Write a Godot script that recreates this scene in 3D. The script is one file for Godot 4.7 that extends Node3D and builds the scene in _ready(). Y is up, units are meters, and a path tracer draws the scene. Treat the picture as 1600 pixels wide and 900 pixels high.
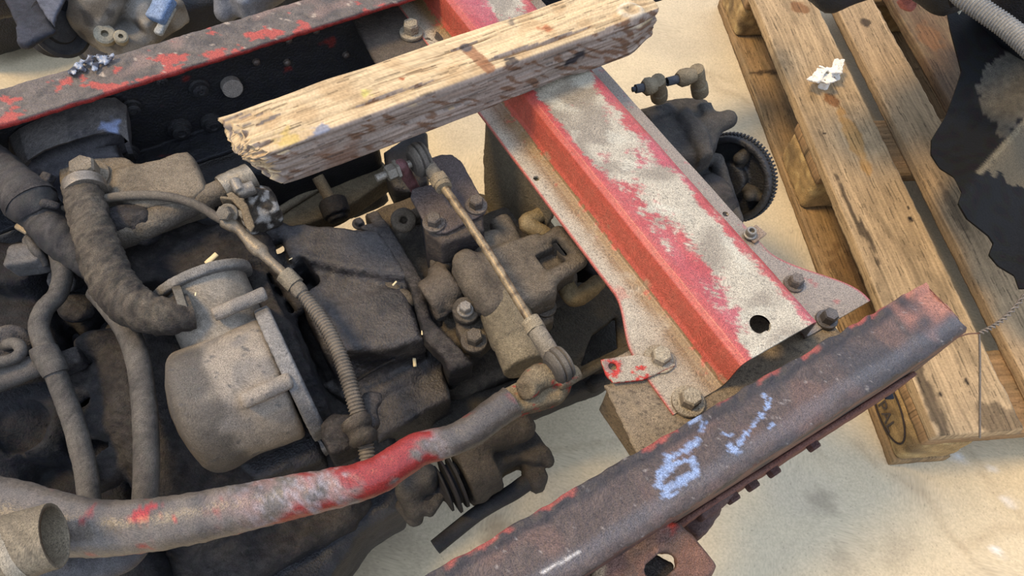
extends Node3D
# x runs along the frame rails, y is up, -z runs across the frame away from the camera

const CAM := Vector3(0, 1.14385, 0)
const AX := Vector3(0.8619, 0.0539, 0.5042)
const AY := Vector3(0.4059, 0.5224, -0.7499)
const AZ := Vector3(-0.3038, 0.8510, 0.4284)
const FOC := 1109.68
var noise := FastNoiseLite.new()
var M := {}
var names := {}

func _cam_basis() -> Basis:
	return Basis(AX, AY, AZ).orthonormalized()

func ray(x: float, y: float) -> Vector3:
	return _cam_basis() * Vector3((x - 800.0) / FOC, -(y - 450.0) / FOC, -1.0)

# the point of the scene at image position x, y that is h above the floor
func P(x: float, y: float, h: float) -> Vector3:
	var d := ray(x, y)
	return CAM + d * ((h - CAM.y) / d.y)

# the same on the upright plane at a given distance along or across the frame
func PS(x: float, y: float, s: float) -> Vector3:
	var d := ray(x, y)
	return CAM + d * (s / d.x)

func PC(x: float, y: float, c: float) -> Vector3:
	var d := ray(x, y)
	return CAM + d * (-c / d.z)

func V(s: float, h: float, c: float) -> Vector3:
	return Vector3(s, h, -c)

func lin(r: int, g: int, b: int) -> Color:
	return Color8(r, g, b).srgb_to_linear()

func nf(p: Vector3, f: float) -> float:
	return noise.get_noise_3dv(p * f)

func fbm(p: Vector3, f: float) -> float:
	return noise.get_noise_3dv(p * f) * 0.55 + noise.get_noise_3dv(p * f * 2.3 + Vector3(7, 3, 1)) * 0.3 + noise.get_noise_3dv(p * f * 5.1) * 0.15

func sst(a: float, b: float, x: float) -> float:
	return smoothstep(a, b, x)

# ---------------------------------------------------------------- mesh arrays
class MB:
	var v := PackedVector3Array()
	var n := PackedVector3Array()
	var c := PackedColorArray()
	var uv := PackedVector2Array()
	var i := PackedInt32Array()
	func add(p: Vector3, nn: Vector3, col: Color, t := Vector2.ZERO) -> int:
		v.append(p); n.append(nn); c.append(col); uv.append(t)
		return v.size() - 1
	func tri(a: int, b: int, d: int) -> void:
		i.append(a); i.append(b); i.append(d)
	func quad(a: int, b: int, d: int, e: int) -> void:
		i.append(a); i.append(b); i.append(d); i.append(a); i.append(d); i.append(e)
	func smooth() -> void:      # area-weighted normals; turns faces so that normals and winding agree (front faces clockwise)
		n.fill(Vector3.ZERO)
		for k in range(0, i.size(), 3):
			var a := i[k]; var b := i[k + 1]; var d := i[k + 2]
			var f := (v[d] - v[a]).cross(v[b] - v[a])
			n[a] += f; n[b] += f; n[d] += f
		for k in n.size():
			n[k] = n[k].normalized()
	func paint(f: Callable) -> void:
		for k in v.size():
			c[k] = f.call(v[k], n[k])

func origin_of(o: Node) -> Vector3:
	var p := Vector3.ZERO
	while o is Node3D and o != self:
		p += o.position
		o = o.get_parent()
	return p

func numbered(called: String) -> String:
	var k: int = names.get(called, 0)
	names[called] = k + 1
	return called if k == 0 else "%s_%03d" % [called, k]

func mesh_of(m: MB, off: Vector3) -> ArrayMesh:
	var a := []
	a.resize(Mesh.ARRAY_MAX)
	var vv := m.v.duplicate()
	for k in vv.size():
		vv[k] -= off
	a[Mesh.ARRAY_VERTEX] = vv
	a[Mesh.ARRAY_NORMAL] = m.n
	a[Mesh.ARRAY_COLOR] = m.c
	a[Mesh.ARRAY_TEX_UV] = m.uv
	a[Mesh.ARRAY_INDEX] = m.i
	var am := ArrayMesh.new()
	am.add_surface_from_arrays(Mesh.PRIMITIVE_TRIANGLES, a)
	return am

# one named mesh under a thing or a part (or at top level, with its origin at its base)
func obj(called: String, m: MB, mt: String, parent: Node3D = null) -> MeshInstance3D:
	var o := MeshInstance3D.new()
	if parent == null:
		var bb := AABB(m.v[0], Vector3.ZERO)
		for q in m.v:
			bb = bb.expand(q)
		o.name = numbered(called)
		o.position = Vector3(bb.get_center().x, bb.position.y, bb.get_center().z)
		add_child(o, true)
		o.mesh = mesh_of(m, o.position)
	else:
		o.name = called
		parent.add_child(o, true)
		o.mesh = mesh_of(m, origin_of(parent))
	o.mesh.surface_set_material(0, M[mt])
	o.cast_shadow = GeometryInstance3D.SHADOW_CASTING_SETTING_ON
	return o

func tag(o: Node, label: String, category: String, group := "") -> Node:
	o.set_meta("label", label)
	o.set_meta("category", category)
	if group:
		o.set_meta("group", group)
	return o

func thing(called: String, label: String, category: String, at: Vector3, group := "") -> Node3D:
	var o := Node3D.new()
	o.name = numbered(called)
	add_child(o, true)
	o.position = at
	tag(o, label, category, group)
	return o

# ---------------------------------------------------------------- distance fields, meshed as surface nets
class S:
	var t := 0
	var a := Vector3.ZERO
	var b := Vector3.ZERO
	var r := 0.0
	var r2 := 0.0
	var k := 0.0
	var sub := false
	var xf := Transform3D()
	var poly := PackedVector2Array()
	var bb := AABB()
	func d(p: Vector3) -> float:
		match t:
			0:
				var q := (xf * p).abs() - b
				return Vector3(maxf(q.x, 0), maxf(q.y, 0), maxf(q.z, 0)).length() + minf(maxf(q.x, maxf(q.y, q.z)), 0.0) - r
			1:
				var pa := p - a
				var h := clampf(pa.dot(b) / b.length_squared(), 0, 1)
				return (pa - b * h).length() - lerpf(r, r2, h)
			2:
				var q := xf * p
				var x := Vector2(q.x, q.z).length() - lerpf(r, r2, clampf(q.y / b.y * 0.5 + 0.5, 0, 1)) + b.x
				var y := absf(q.y) - b.y + b.x
				return Vector2(maxf(x, 0), maxf(y, 0)).length() + minf(maxf(x, y), 0) - b.x
			3:
				var q := xf * p
				return Vector2(Vector2(q.x, q.z).length() - r, q.y).length() - r2
			4:
				var q := xf * p
				var e := Vector2(q.x, q.z)
				var n := poly.size()
				var dd := (e - poly[0]).length_squared()
				var sg := 1.0
				var j := n - 1
				for i in n:
					var ed := poly[j] - poly[i]
					var w := e - poly[i]
					var bq := w - ed * clampf(w.dot(ed) / ed.length_squared(), 0, 1)
					dd = minf(dd, bq.length_squared())
					var c1 := e.y >= poly[i].y
					var c2 := e.y < poly[j].y
					var c3 := ed.x * w.y > ed.y * w.x
					if (c1 and c2 and c3) or (not c1 and not c2 and not c3):
						sg = -sg
					j = i
				var x := sg * sqrt(dd) + r
				var y := absf(q.y) - b.y + r
				return Vector2(maxf(x, 0), maxf(y, 0)).length() + minf(maxf(x, y), 0) - r
			5:
				var q := xf * p
				var k0 := (q / b).length()
				var k1 := (q / (b * b)).length()
				return k0 * (k0 - 1.0) / maxf(k1, 1e-6)
		return 1e3

func _rot(deg: Vector3) -> Basis:
	return Basis.from_euler(deg * PI / 180.0)

func _bb(xf: Transform3D, e: Vector3) -> AABB:
	return xf * AABB(-e, e * 2)

func sbox(c: Vector3, size: Vector3, r := 0.004, k := 0.0, deg := Vector3.ZERO) -> S:
	var s := S.new()
	s.t = 0; s.r = r; s.k = k
	s.b = size * 0.5 - Vector3.ONE * r
	var x := Transform3D(_rot(deg), c)
	s.xf = x.affine_inverse(); s.bb = _bb(x, size * 0.5)
	return s

func scap(a: Vector3, b: Vector3, r: float, r2 := -1.0, k := 0.0) -> S:
	var s := S.new()
	s.t = 1; s.a = a; s.b = b - a; s.r = r; s.r2 = r if r2 < 0 else r2; s.k = k
	var m := maxf(r, s.r2)
	s.bb = AABB(a, Vector3.ZERO).expand(b).grow(m)
	return s

func _along(a: Vector3, b: Vector3) -> Transform3D:
	var y := (b - a).normalized()
	var x := y.cross(Vector3(0.31, 0.52, 0.79)).normalized()
	return Transform3D(Basis(x, y, x.cross(y)), (a + b) * 0.5)

func scyl(a: Vector3, b: Vector3, r: float, rd := 0.003, k := 0.0, r2 := -1.0) -> S:
	var s := S.new()
	s.t = 2; s.r = r; s.r2 = r if r2 < 0 else r2; s.k = k
	var x := _along(a, b)
	s.xf = x.affine_inverse()
	var h := (b - a).length() * 0.5
	s.b = Vector3(rd, h, 0)
	var m := maxf(r, s.r2)
	s.bb = _bb(x, Vector3(m, h, m))
	return s

func stor(c: Vector3, axis: Vector3, r: float, r2: float, k := 0.0) -> S:
	var s := S.new()
	s.t = 3; s.r = r; s.r2 = r2; s.k = k
	var x := _along(c - axis, c + axis)
	s.xf = x.affine_inverse(); s.bb = _bb(x, Vector3(r + r2, r2, r + r2))
	return s

func sell(c: Vector3, e: Vector3, k := 0.0, deg := Vector3.ZERO) -> S:
	var s := S.new()
	s.t = 5; s.b = e; s.k = k
	var x := Transform3D(_rot(deg), c)
	s.xf = x.affine_inverse(); s.bb = _bb(x, e)
	return s

# polygon in the plane of ex and ez, extruded by thickness along ex x ez through c
func spoly(pts: Array, c: Vector3, ex: Vector3, ez: Vector3, half: float, r := 0.002, k := 0.0) -> S:
	var s := S.new()
	s.t = 4; s.r = r; s.k = k
	ex = ex.normalized()
	var ey := ez.cross(ex).normalized()
	ez = ex.cross(ey)
	var x := Transform3D(Basis(ex, ey, ez), c)
	s.xf = x.affine_inverse()
	var e := Vector3(0, half, 0)
	for q: Vector2 in pts:
		s.poly.append(q)
		e.x = maxf(e.x, absf(q.x)); e.z = maxf(e.z, absf(q.y))
	s.b = Vector3(0, half, 0)
	s.bb = _bb(x, e)
	return s

# a flat plate whose outline is given as image positions at height h
func splate(px: Array, h: float, thick: float, r := 0.0015, k := 0.0) -> S:
	var w := []
	var c := Vector3.ZERO
	for q: Vector2 in px:
		w.append(P(q.x, q.y, h))
		c += w[-1]
	c /= w.size()
	var pts := []
	for q: Vector3 in w:
		pts.append(Vector2(q.x - c.x, q.z - c.z))
	return spoly(pts, c - Vector3(0, thick * 0.5, 0), Vector3(1, 0, 0), Vector3(0, 0, 1), thick * 0.5, r, k)

# outline in (c, h), extruded along the rails from s0 to s1
func sprof(ch: Array, s0: float, s1: float, r := 0.004, k := 0.0) -> S:
	var pts := []
	var m := Vector2.ZERO
	for q: Vector2 in ch:
		m += q
	m /= ch.size()
	for q: Vector2 in ch:
		pts.append(Vector2(-(q.x - m.x), q.y - m.y))
	return spoly(pts, V((s0 + s1) * 0.5, m.y, m.x), Vector3(0, 0, 1), Vector3(0, 1, 0), absf(s1 - s0) * 0.5, r, k)

func minus(s: S) -> S:
	s.sub = true
	return s

func field(ops: Array, p: Vector3) -> float:
	var d := 1e3
	for o: S in ops:
		var e := o.d(p)
		if o.sub:
			if o.k > 0.0:
				var h := maxf(o.k - absf(d + e), 0.0) / o.k
				d = maxf(d, -e) + h * h * o.k * 0.25
			else:
				d = maxf(d, -e)
		elif o.k > 0.0:
			var h := maxf(o.k - absf(d - e), 0.0) / o.k
			d = minf(d, e) - h * h * o.k * 0.25
		else:
			d = minf(d, e)
	return d

func sdf(ops: Array, cell: float, col: Callable, bump := 0.0, bf := 60.0) -> MB:
	var m := MB.new()
	var bb: AABB
	var first := true
	for o: S in ops:
		if not o.sub:
			bb = o.bb if first else bb.merge(o.bb)
			first = false
	bb = bb.grow(cell * 2.5 + bump)
	var B := 6
	var nb := Vector3i((bb.size / (cell * B)).ceil()) + Vector3i.ONE
	var nx := nb.x * B + 1; var ny := nb.y * B + 1; var nz := nb.z * B + 1
	var g := PackedFloat32Array()
	g.resize(nx * ny * nz)
	g.fill(1e9)
	var at := PackedInt32Array()
	at.resize(nx * ny * nz)
	at.fill(-1)
	var blocks := []
	var hd := cell * B * 0.87 + bump + cell
	for bz in nb.z:
		for by in nb.y:
			for bx in nb.x:
				var ctr := bb.position + Vector3(bx + 0.5, by + 0.5, bz + 0.5) * (cell * B)
				var d0 := field(ops, ctr)
				if absf(d0) > hd * 1.15:
					continue
				blocks.append(Vector3i(bx, by, bz))
				var some := []
				for o: S in ops:
					var e := o.d(ctr)
					if o.sub:
						if e < hd * 2.2 + o.k:
							some.append(o)
					elif e < d0 + hd * 2.4 + o.k:
						some.append(o)
				for k in B + 1:
					for j in B + 1:
						for i in B + 1:
							var id := ((bz * B + k) * ny + by * B + j) * nx + bx * B + i
							if g[id] < 1e8:
								continue
							var p := bb.position + Vector3(bx * B + i, by * B + j, bz * B + k) * cell
							var e := field(some, p)
							if bump > 0.0 and absf(e) < bump * 2.0 + cell * 2.0:
								e += (noise.get_noise_3dv(p * bf) * 0.6 + noise.get_noise_3dv(p * bf * 2.7) * 0.4) * bump
							g[id] = e
	var ofs := PackedInt32Array([0, 1, nx, nx + 1, nx * ny, nx * ny + 1, nx * ny + nx, nx * ny + nx + 1])
	var cv := [Vector3(0, 0, 0), Vector3(1, 0, 0), Vector3(0, 1, 0), Vector3(1, 1, 0), Vector3(0, 0, 1), Vector3(1, 0, 1), Vector3(0, 1, 1), Vector3(1, 1, 1)]
	var ed := PackedInt32Array([0, 1, 2, 3, 4, 5, 6, 7, 0, 2, 1, 3, 4, 6, 5, 7, 0, 4, 1, 5, 2, 6, 3, 7])
	for bq: Vector3i in blocks:
		for k in B:
			for j in B:
				for i in B:
					var id := ((bq.z * B + k) * ny + bq.y * B + j) * nx + bq.x * B + i
					var neg := 0
					for q in 8:
						if g[id + ofs[q]] < 0.0:
							neg += 1
					if neg == 0 or neg == 8:
						continue
					var s := Vector3.ZERO
					var cnt := 0
					for q in 12:
						var fa := g[id + ofs[ed[q * 2]]]
						var fb := g[id + ofs[ed[q * 2 + 1]]]
						if (fa < 0.0) != (fb < 0.0) and fa < 1e8 and fb < 1e8:
							s += (cv[ed[q * 2]] as Vector3).lerp(cv[ed[q * 2 + 1]], fa / (fa - fb))
							cnt += 1
					if cnt == 0:
						continue
					at[id] = m.add(bb.position + (Vector3(bq.x * B + i, bq.y * B + j, bq.z * B + k) + s / cnt) * cell, Vector3.UP, Color.WHITE)
	var st := [1, nx, nx * ny]
	for bq: Vector3i in blocks:
		for k in B:
			for j in B:
				for i in B:
					var id := ((bq.z * B + k) * ny + bq.y * B + j) * nx + bq.x * B + i
					for ax in 3:
						var u: int = st[(ax + 1) % 3]
						var w: int = st[(ax + 2) % 3]
						var e: int = id + st[ax]
						if id < u + w or (g[id] < 0.0) == (g[e] < 0.0):
							continue
						var a := at[id]; var b := at[id - u]; var c := at[id - u - w]; var d := at[id - w]
						if a < 0 or b < 0 or c < 0 or d < 0:
							continue
						if g[id] < 0.0:
							m.quad(a, d, c, b)
						else:
							m.quad(a, b, c, d)
	m.smooth()
	m.paint(col)
	return m

# ---------------------------------------------------------------- swept and turned shapes
func curve(pts: Array, step: float) -> Array:      # Vector4: place and radius
	var out := []
	for i in pts.size() - 1:
		var p0: Vector4 = pts[maxi(i - 1, 0)]; var p1: Vector4 = pts[i]; var p2: Vector4 = pts[i + 1]; var p3: Vector4 = pts[mini(i + 2, pts.size() - 1)]
		var n := maxi(1, int((p2 - p1).length() / step))
		for k in n:
			var t := float(k) / n
			var q := 0.5 * (2.0 * p1 + (p2 - p0) * t + (2.0 * p0 - 5.0 * p1 + 4.0 * p2 - p3) * t * t + (3.0 * p1 - p0 - 3.0 * p2 + p3) * t * t * t)
			out.append(q)
	out.append(pts[-1])
	return out

# a tube through image positions: each entry is x, y, height, radius in metres
func px4(list: Array) -> Array:
	var o := []
	for q: Array in list:
		var p := P(q[0], q[1], q[2])
		o.append(Vector4(p.x, p.y, p.z, q[3]))
	return o

func tube(pts: Array, col: Callable, seg := 16, step := 0.004, bump := 0.0, bf := 80.0, pitch := 0.0, depth := 0.0, hollow := 0.0, flat := 1.0) -> MB:
	var m := MB.new()
	var c := curve(pts, step)
	var n := c.size()
	var up := Vector3(0.1, 1, 0.05)
	var run := 0.0
	var first_t := Vector3.ZERO
	var last_t := Vector3.ZERO
	for i in n:
		var q: Vector4 = c[i]
		var p := Vector3(q.x, q.y, q.z)
		var qa: Vector4 = c[maxi(i - 1, 0)]; var qb: Vector4 = c[mini(i + 1, n - 1)]
		var t := Vector3(qb.x - qa.x, qb.y - qa.y, qb.z - qa.z).normalized()
		if i == 0: first_t = t
		last_t = t
		if i > 0:
			run += (p - Vector3(qa.x, qa.y, qa.z)).length()
		var x := up.cross(t).normalized()
		var y := t.cross(x).normalized()
		up = y
		var r := q.w
		if pitch > 0.0:
			r -= depth * (0.5 + 0.5 * cos(run / pitch * TAU))
		for k in seg:
			var an := TAU * k / seg
			var dir := x * cos(an) + y * sin(an) * flat
			var rr := r
			if bump > 0.0:
				rr += (nf(p + dir * r, bf) * 0.6 + nf(p + dir * r, bf * 2.7) * 0.4) * bump
			m.add(p + dir * rr, dir, Color.WHITE)
	for i in n - 1:
		for k in seg:
			var k2 := (k + 1) % seg
			m.quad(i * seg + k, (i + 1) * seg + k, (i + 1) * seg + k2, i * seg + k2)
	for e in 2:
		var base := 0 if e == 0 else (n - 1) * seg
		var q: Vector4 = c[0 if e == 0 else n - 1]
		var t := -first_t if e == 0 else last_t
		var ctr := Vector3(q.x, q.y, q.z)
		var deep := ctr
		var ring := []
		var r2 := 0.0
		if hollow > 0.0:
			r2 = hollow / q.w
			var r0 := []
			for k in seg:
				r0.append(m.add(m.v[base + k], t, Color.WHITE))
			for k in seg:
				ring.append(m.add(ctr + (m.v[base + k] - ctr) * r2, t, Color.WHITE))
			for k in seg:
				var k2 := (k + 1) % seg
				if e == 0: m.quad(r0[k], r0[k2], ring[k2], ring[k])
				else: m.quad(r0[k], ring[k], ring[k2], r0[k2])
			var ring2 := []
			for k in seg:
				ring2.append(m.add(ctr + (m.v[base + k] - ctr) * r2 - t * minf(0.075, hollow * 5.0), t, Color.WHITE))
			for k in seg:
				var k2 := (k + 1) % seg
				if e == 0: m.quad(ring[k], ring[k2], ring2[k2], ring2[k])
				else: m.quad(ring[k], ring2[k], ring2[k2], ring[k2])
			ring = ring2
			deep = ctr - t * minf(0.075, hollow * 5.0)
		else:
			for k in seg:
				ring.append(m.add(m.v[base + k], t, Color.WHITE))
		var cc := m.add(deep, t, Color.WHITE)
		for k in seg:
			var k2 := (k + 1) % seg
			if e == 0: m.tri(cc, ring[k], ring[k2])
			else: m.tri(cc, ring[k2], ring[k])
	m.smooth()
	m.paint(col)
	return m

# profile of (radius, height) turned about an axis; flat = few flat sides (hexagons)
func lathe(m: MB, o: Vector3, axis: Vector3, prof: Array, seg: int, col: Callable, spin := 0.0) -> void:
	var b := _along(o - axis, o + axis).basis
	var hex := seg <= 8
	for j in prof.size() - 1:
		var a: Vector2 = prof[j]; var d: Vector2 = prof[j + 1]
		for k in seg:
			var f0 := TAU * k / seg + spin; var f1 := TAU * (k + 1) / seg + spin
			var q := []
			for w: Array in [[a, f0], [a, f1], [d, f1], [d, f0]]:
				var rr: Vector2 = w[0]
				q.append(o + b * Vector3(rr.x * cos(w[1]), rr.y, rr.x * sin(w[1])))
			var sl := Vector2(d.y - a.y, a.x - d.x).normalized()
			var ids := []
			for w in 4:
				var an: float = (f0 + f1) * 0.5 if hex else (f0 if w == 0 or w == 3 else f1)
				var nn := b * Vector3(sl.x * cos(an), sl.y, sl.x * sin(an))
				ids.append(m.add(q[w], nn, col.call(q[w], nn)))
			m.quad(ids[0], ids[1], ids[2], ids[3])

func disc_prof(r: float, h: float, ch := 0.0008) -> Array:
	return [Vector2(r, 0), Vector2(r, h - ch), Vector2(r - ch, h), Vector2(0, h)]

# hexagon bolt head on a round washer, as a part with its washer as sub-part
func bolt(parent: Node3D, at: Vector3, axis: Vector3, r: float, h: float, col: Callable, mt := "cast", wash := 1.45, spin := 0.3) -> void:
	axis = axis.normalized()
	var wh := h * 0.22
	var m := MB.new()
	var o := at + axis * wh * 0.9
	lathe(m, o, axis, [Vector2(r, -wh), Vector2(r, h * 0.82), Vector2(r * 0.86, h), Vector2(0, h * 1.02)], 6, col, spin)
	var w := MB.new()
	lathe(w, at - axis * 0.001, axis, disc_prof(r * wash, wh + 0.001), 20, col)
	var bo := obj("bolt", m, mt, parent)
	obj("washer", w, mt, bo)

# rounded box with a grid on every face; u runs along x
func board(m: MB, x: Transform3D, size: Vector3, cell: float, ch: float, col: Callable, wob := 0.0, uvk := 1.0, uvo := Vector2.ZERO) -> void:
	var faces := [[Vector3(1, 0, 0), Vector3(0, 0, 1), Vector3(0, 1, 0)], [Vector3(1, 0, 0), Vector3(0, 0, -1), Vector3(0, -1, 0)],
		[Vector3(1, 0, 0), Vector3(0, 1, 0), Vector3(0, 0, -1)], [Vector3(1, 0, 0), Vector3(0, -1, 0), Vector3(0, 0, 1)],
		[Vector3(0, 1, 0), Vector3(0, 0, 1), Vector3(-1, 0, 0)], [Vector3(0, 1, 0), Vector3(0, 0, -1), Vector3(1, 0, 0)]]
	var hs := size * 0.5
	var inner := hs - Vector3.ONE * ch
	for f: Array in faces:
		var a: Vector3 = f[0]; var b: Vector3 = f[1]; var nrm: Vector3 = f[2]
		var la := absf(a.dot(size)); var lb := absf(b.dot(size))
		var na := maxi(2, int(la / cell)); var nbb := maxi(2, int(lb / cell))
		var base := m.v.size()
		for j in nbb + 1:
			for i in na + 1:
				var p := a * (i * la / na - la * 0.5) + b * (j * lb / nbb - lb * 0.5) + nrm * absf(nrm.dot(hs))
				var q := p.clamp(-inner, inner)
				var dn := (p - q).normalized() if (p - q).length() > 1e-6 else nrm
				p = q + dn * ch
				var w := x * p
				if wob > 0.0:
					p += dn * (nf(w, 25.0) * 0.6 + nf(w, 90.0) * 0.4) * wob
				w = x * p
				var wn := x.basis * dn
				var t := Vector2(p.x, (p.z if absf(nrm.y) > 0.5 else p.y + p.z) if absf(nrm.x) < 0.5 else p.z) * uvk + uvo
				m.add(w, wn, col.call(w, wn, p + hs), t)
		for j in nbb:
			for i in na:
				var k := base + j * (na + 1) + i
				m.quad(k, k + 1, k + na + 2, k + na + 1)

# a sheet with thickness: pos(u, v) over a grid, hole(u, v) leaves cells out
func sheet(nu: int, nv: int, pos: Callable, thick: float, col: Callable, hole = null) -> MB:
	var m := MB.new()
	var top := PackedVector3Array()
	for j in nv + 1:
		for i in nu + 1:
			top.append(pos.call(float(i) / nu, float(j) / nv))
	var W := nu + 1
	var nn := PackedVector3Array()
	for j in nv + 1:
		for i in nu + 1:
			var a := top[j * W + mini(i + 1, nu)] - top[j * W + maxi(i - 1, 0)]
			var b := top[mini(j + 1, nv) * W + i] - top[maxi(j - 1, 0) * W + i]
			nn.append(a.cross(b).normalized())
	for k in top.size():
		m.add(top[k], nn[k], col.call(top[k], nn[k]))
	for k in top.size():
		m.add(top[k] - nn[k] * thick, -nn[k], col.call(top[k], -nn[k]))
	var N := top.size()
	var keep := func(i: int, j: int) -> bool:
		if i < 0 or j < 0 or i >= nu or j >= nv:
			return false
		return hole == null or not hole.call((i + 0.5) / nu, (j + 0.5) / nv)
	for j in nv:
		for i in nu:
			if not keep.call(i, j):
				continue
			var k := j * W + i
			m.quad(k, k + W, k + W + 1, k + 1)
			m.quad(N + k, N + k + 1, N + k + W + 1, N + k + W)
			for e: Array in [[-1, 0, k + W, k], [1, 0, k + 1, k + W + 1], [0, -1, k, k + 1], [0, 1, k + W + 1, k + W]]:
				if not keep.call(i + e[0], j + e[1]):
					var a: int = e[2]; var b: int = e[3]
					var en := ((top[b] - top[a]).cross(nn[a])).normalized()
					var q := [m.add(top[a], en, m.c[a]), m.add(top[b], en, m.c[b]), m.add(top[b] - nn[b] * thick, en, m.c[b]), m.add(top[a] - nn[a] * thick, en, m.c[a])]
					m.quad(q[0], q[1], q[2], q[3])
	return m

# ---------------------------------------------------------------- colours that belong to the surfaces
# grime: a base with settled dust on what faces up, patches and specks
func dirt(base: Color, dust: Color, amt := 1.0, patch := 9.0, speck := 0.2) -> Callable:
	return func(p: Vector3, n: Vector3) -> Color:
		var a := nf(p, patch) * 0.5 + nf(p, patch * 3.4) * 0.3 + nf(p, patch * 12.0) * 0.2
		var t := sst(0.05, 0.95, n.y * 0.5 + 0.25 + a * 0.75) * amt
		return base.lerp(dust, t) * (1.0 + speck * nf(p, 520.0) + speck * 0.5 * nf(p, 210.0))

# old paint over metal: flakes of paint where the noise is high
func flake(base: Callable, paint: Color, share: float, f := 22.0) -> Callable:
	return func(p: Vector3, n: Vector3) -> Color:
		var c: Color = base.call(p, n)
		var a := fbm(p + Vector3(3, 1, 5), f)
		return c.lerp(paint * (1.0 + 0.15 * nf(p, 90.0)), sst(0.5 - share, 0.5 - share + 0.08, a + 0.5 - 0.5))

func grain_image(w: int, h: int, f: Callable) -> ImageTexture:
	var by := PackedByteArray()
	by.resize(w * h * 3)
	var k := 0
	for y in h:
		for x in w:
			var c: Color = f.call(float(x) / w, float(y) / h)
			by[k] = int(clampf(c.r, 0, 1) * 255.0); by[k + 1] = int(clampf(c.g, 0, 1) * 255.0); by[k + 2] = int(clampf(c.b, 0, 1) * 255.0)
			k += 3
	return ImageTexture.create_from_image(Image.create_from_data(w, h, false, Image.FORMAT_RGB8, by))

func tile(x: float, y: float, fx: float, fy: float, z := 0.0) -> float:      # noise that repeats over the unit square
	var a := TAU * x; var b := TAU * y
	return noise.get_noise_3d(cos(a) * fx / TAU + z, sin(a) * fx / TAU + cos(b) * fy / TAU, sin(b) * fy / TAU - z)

func mat(called: String, rough: float, metal := 0.0, tex: Texture2D = null, tri := 0.0, nrm: Texture2D = null, ns := 0.6, spec := 0.5) -> void:
	var m := StandardMaterial3D.new()
	m.resource_name = called
	m.vertex_color_use_as_albedo = true
	m.roughness = rough
	m.metallic = metal
	m.metallic_specular = spec
	m.albedo_texture = tex
	if nrm:
		m.normal_enabled = true
		m.normal_texture = nrm
		m.normal_scale = ns
	if tri > 0.0:
		m.uv1_triplanar = true
		m.uv1_world_triplanar = true
		m.uv1_scale = Vector3.ONE * tri
	M[called] = m

func materials() -> void:
	noise.noise_type = FastNoiseLite.TYPE_SIMPLEX_SMOOTH
	noise.frequency = 1.0
	noise.seed = 11
	noise.fractal_type = FastNoiseLite.FRACTAL_NONE
	var fine := grain_image(384, 384, func(x: float, y: float) -> Color:
		var v := 0.82 + 0.2 * tile(x, y, 90, 90) + 0.2 * tile(x, y, 210, 210, 4.0)
		if tile(x, y, 130, 130, 9.0) > 0.6: v -= 0.35
		if tile(x, y, 120, 120, 15.0) > 0.76: v += 0.4
		return Color(v, v, v * 0.985))
	var wood := grain_image(768, 384, func(x: float, y: float) -> Color:
		var warp := tile(x, y, 2, 5, 2.0) * 0.012
		var g := tile(x, y + warp, 3, 110, 3.0) * 0.55 + tile(x, y + warp, 7, 300, 6.0) * 0.45
		var v := 0.84 + 0.17 * g + 0.07 * tile(x, y, 160, 160)
		if tile(x, y + warp, 9, 190, 12.0) > 0.62: v -= 0.22
		return Color(v, v * 0.985, v * 0.96))
	var nt := NoiseTexture2D.new()
	nt.width = 512; nt.height = 512; nt.seamless = true; nt.as_normal_map = true; nt.bump_strength = 5.0
	var n2 := FastNoiseLite.new()
	n2.seed = 5; n2.frequency = 0.045; n2.fractal_octaves = 4; n2.fractal_gain = 0.6
	nt.noise = n2
	mat("cast", 0.85, 0.0, fine, 9.0, nt, 1.2, 0.4)
	mat("greasy", 0.6, 0.0, fine, 9.0, nt, 1.1, 0.5)
	mat("rubber", 0.8, 0.0, fine, 11.0, nt, 0.5, 0.4)
	mat("steel", 0.5, 0.35, fine, 11.0, nt, 0.5)
	mat("paint", 0.42, 0.0, fine, 8.0, nt, 0.35)
	mat("dusty", 0.72, 0.0, fine, 8.0, nt, 0.45, 0.45)
	mat("rail", 0.66, 0.0, fine, 8.0, nt, 1.0, 0.5)
	var conc := grain_image(256, 256, func(x: float, y: float) -> Color:
		var v := 0.93 + 0.05 * tile(x, y, 60, 60) + 0.04 * tile(x, y, 120, 120, 4.0)
		if tile(x, y, 70, 70, 9.0) > 0.78: v -= 0.12
		return Color(v, v, v))
	mat("floor", 0.7, 0.0, conc, 3.1, nt, 0.12, 0.4)
	mat("wood", 0.85, 0.0, wood, 0.0, null, 0.0, 0.3)
	mat("paper", 0.9)
	mat("plastic", 0.7, 0.0, fine, 6.0, nt, 0.25, 0.25)

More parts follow.
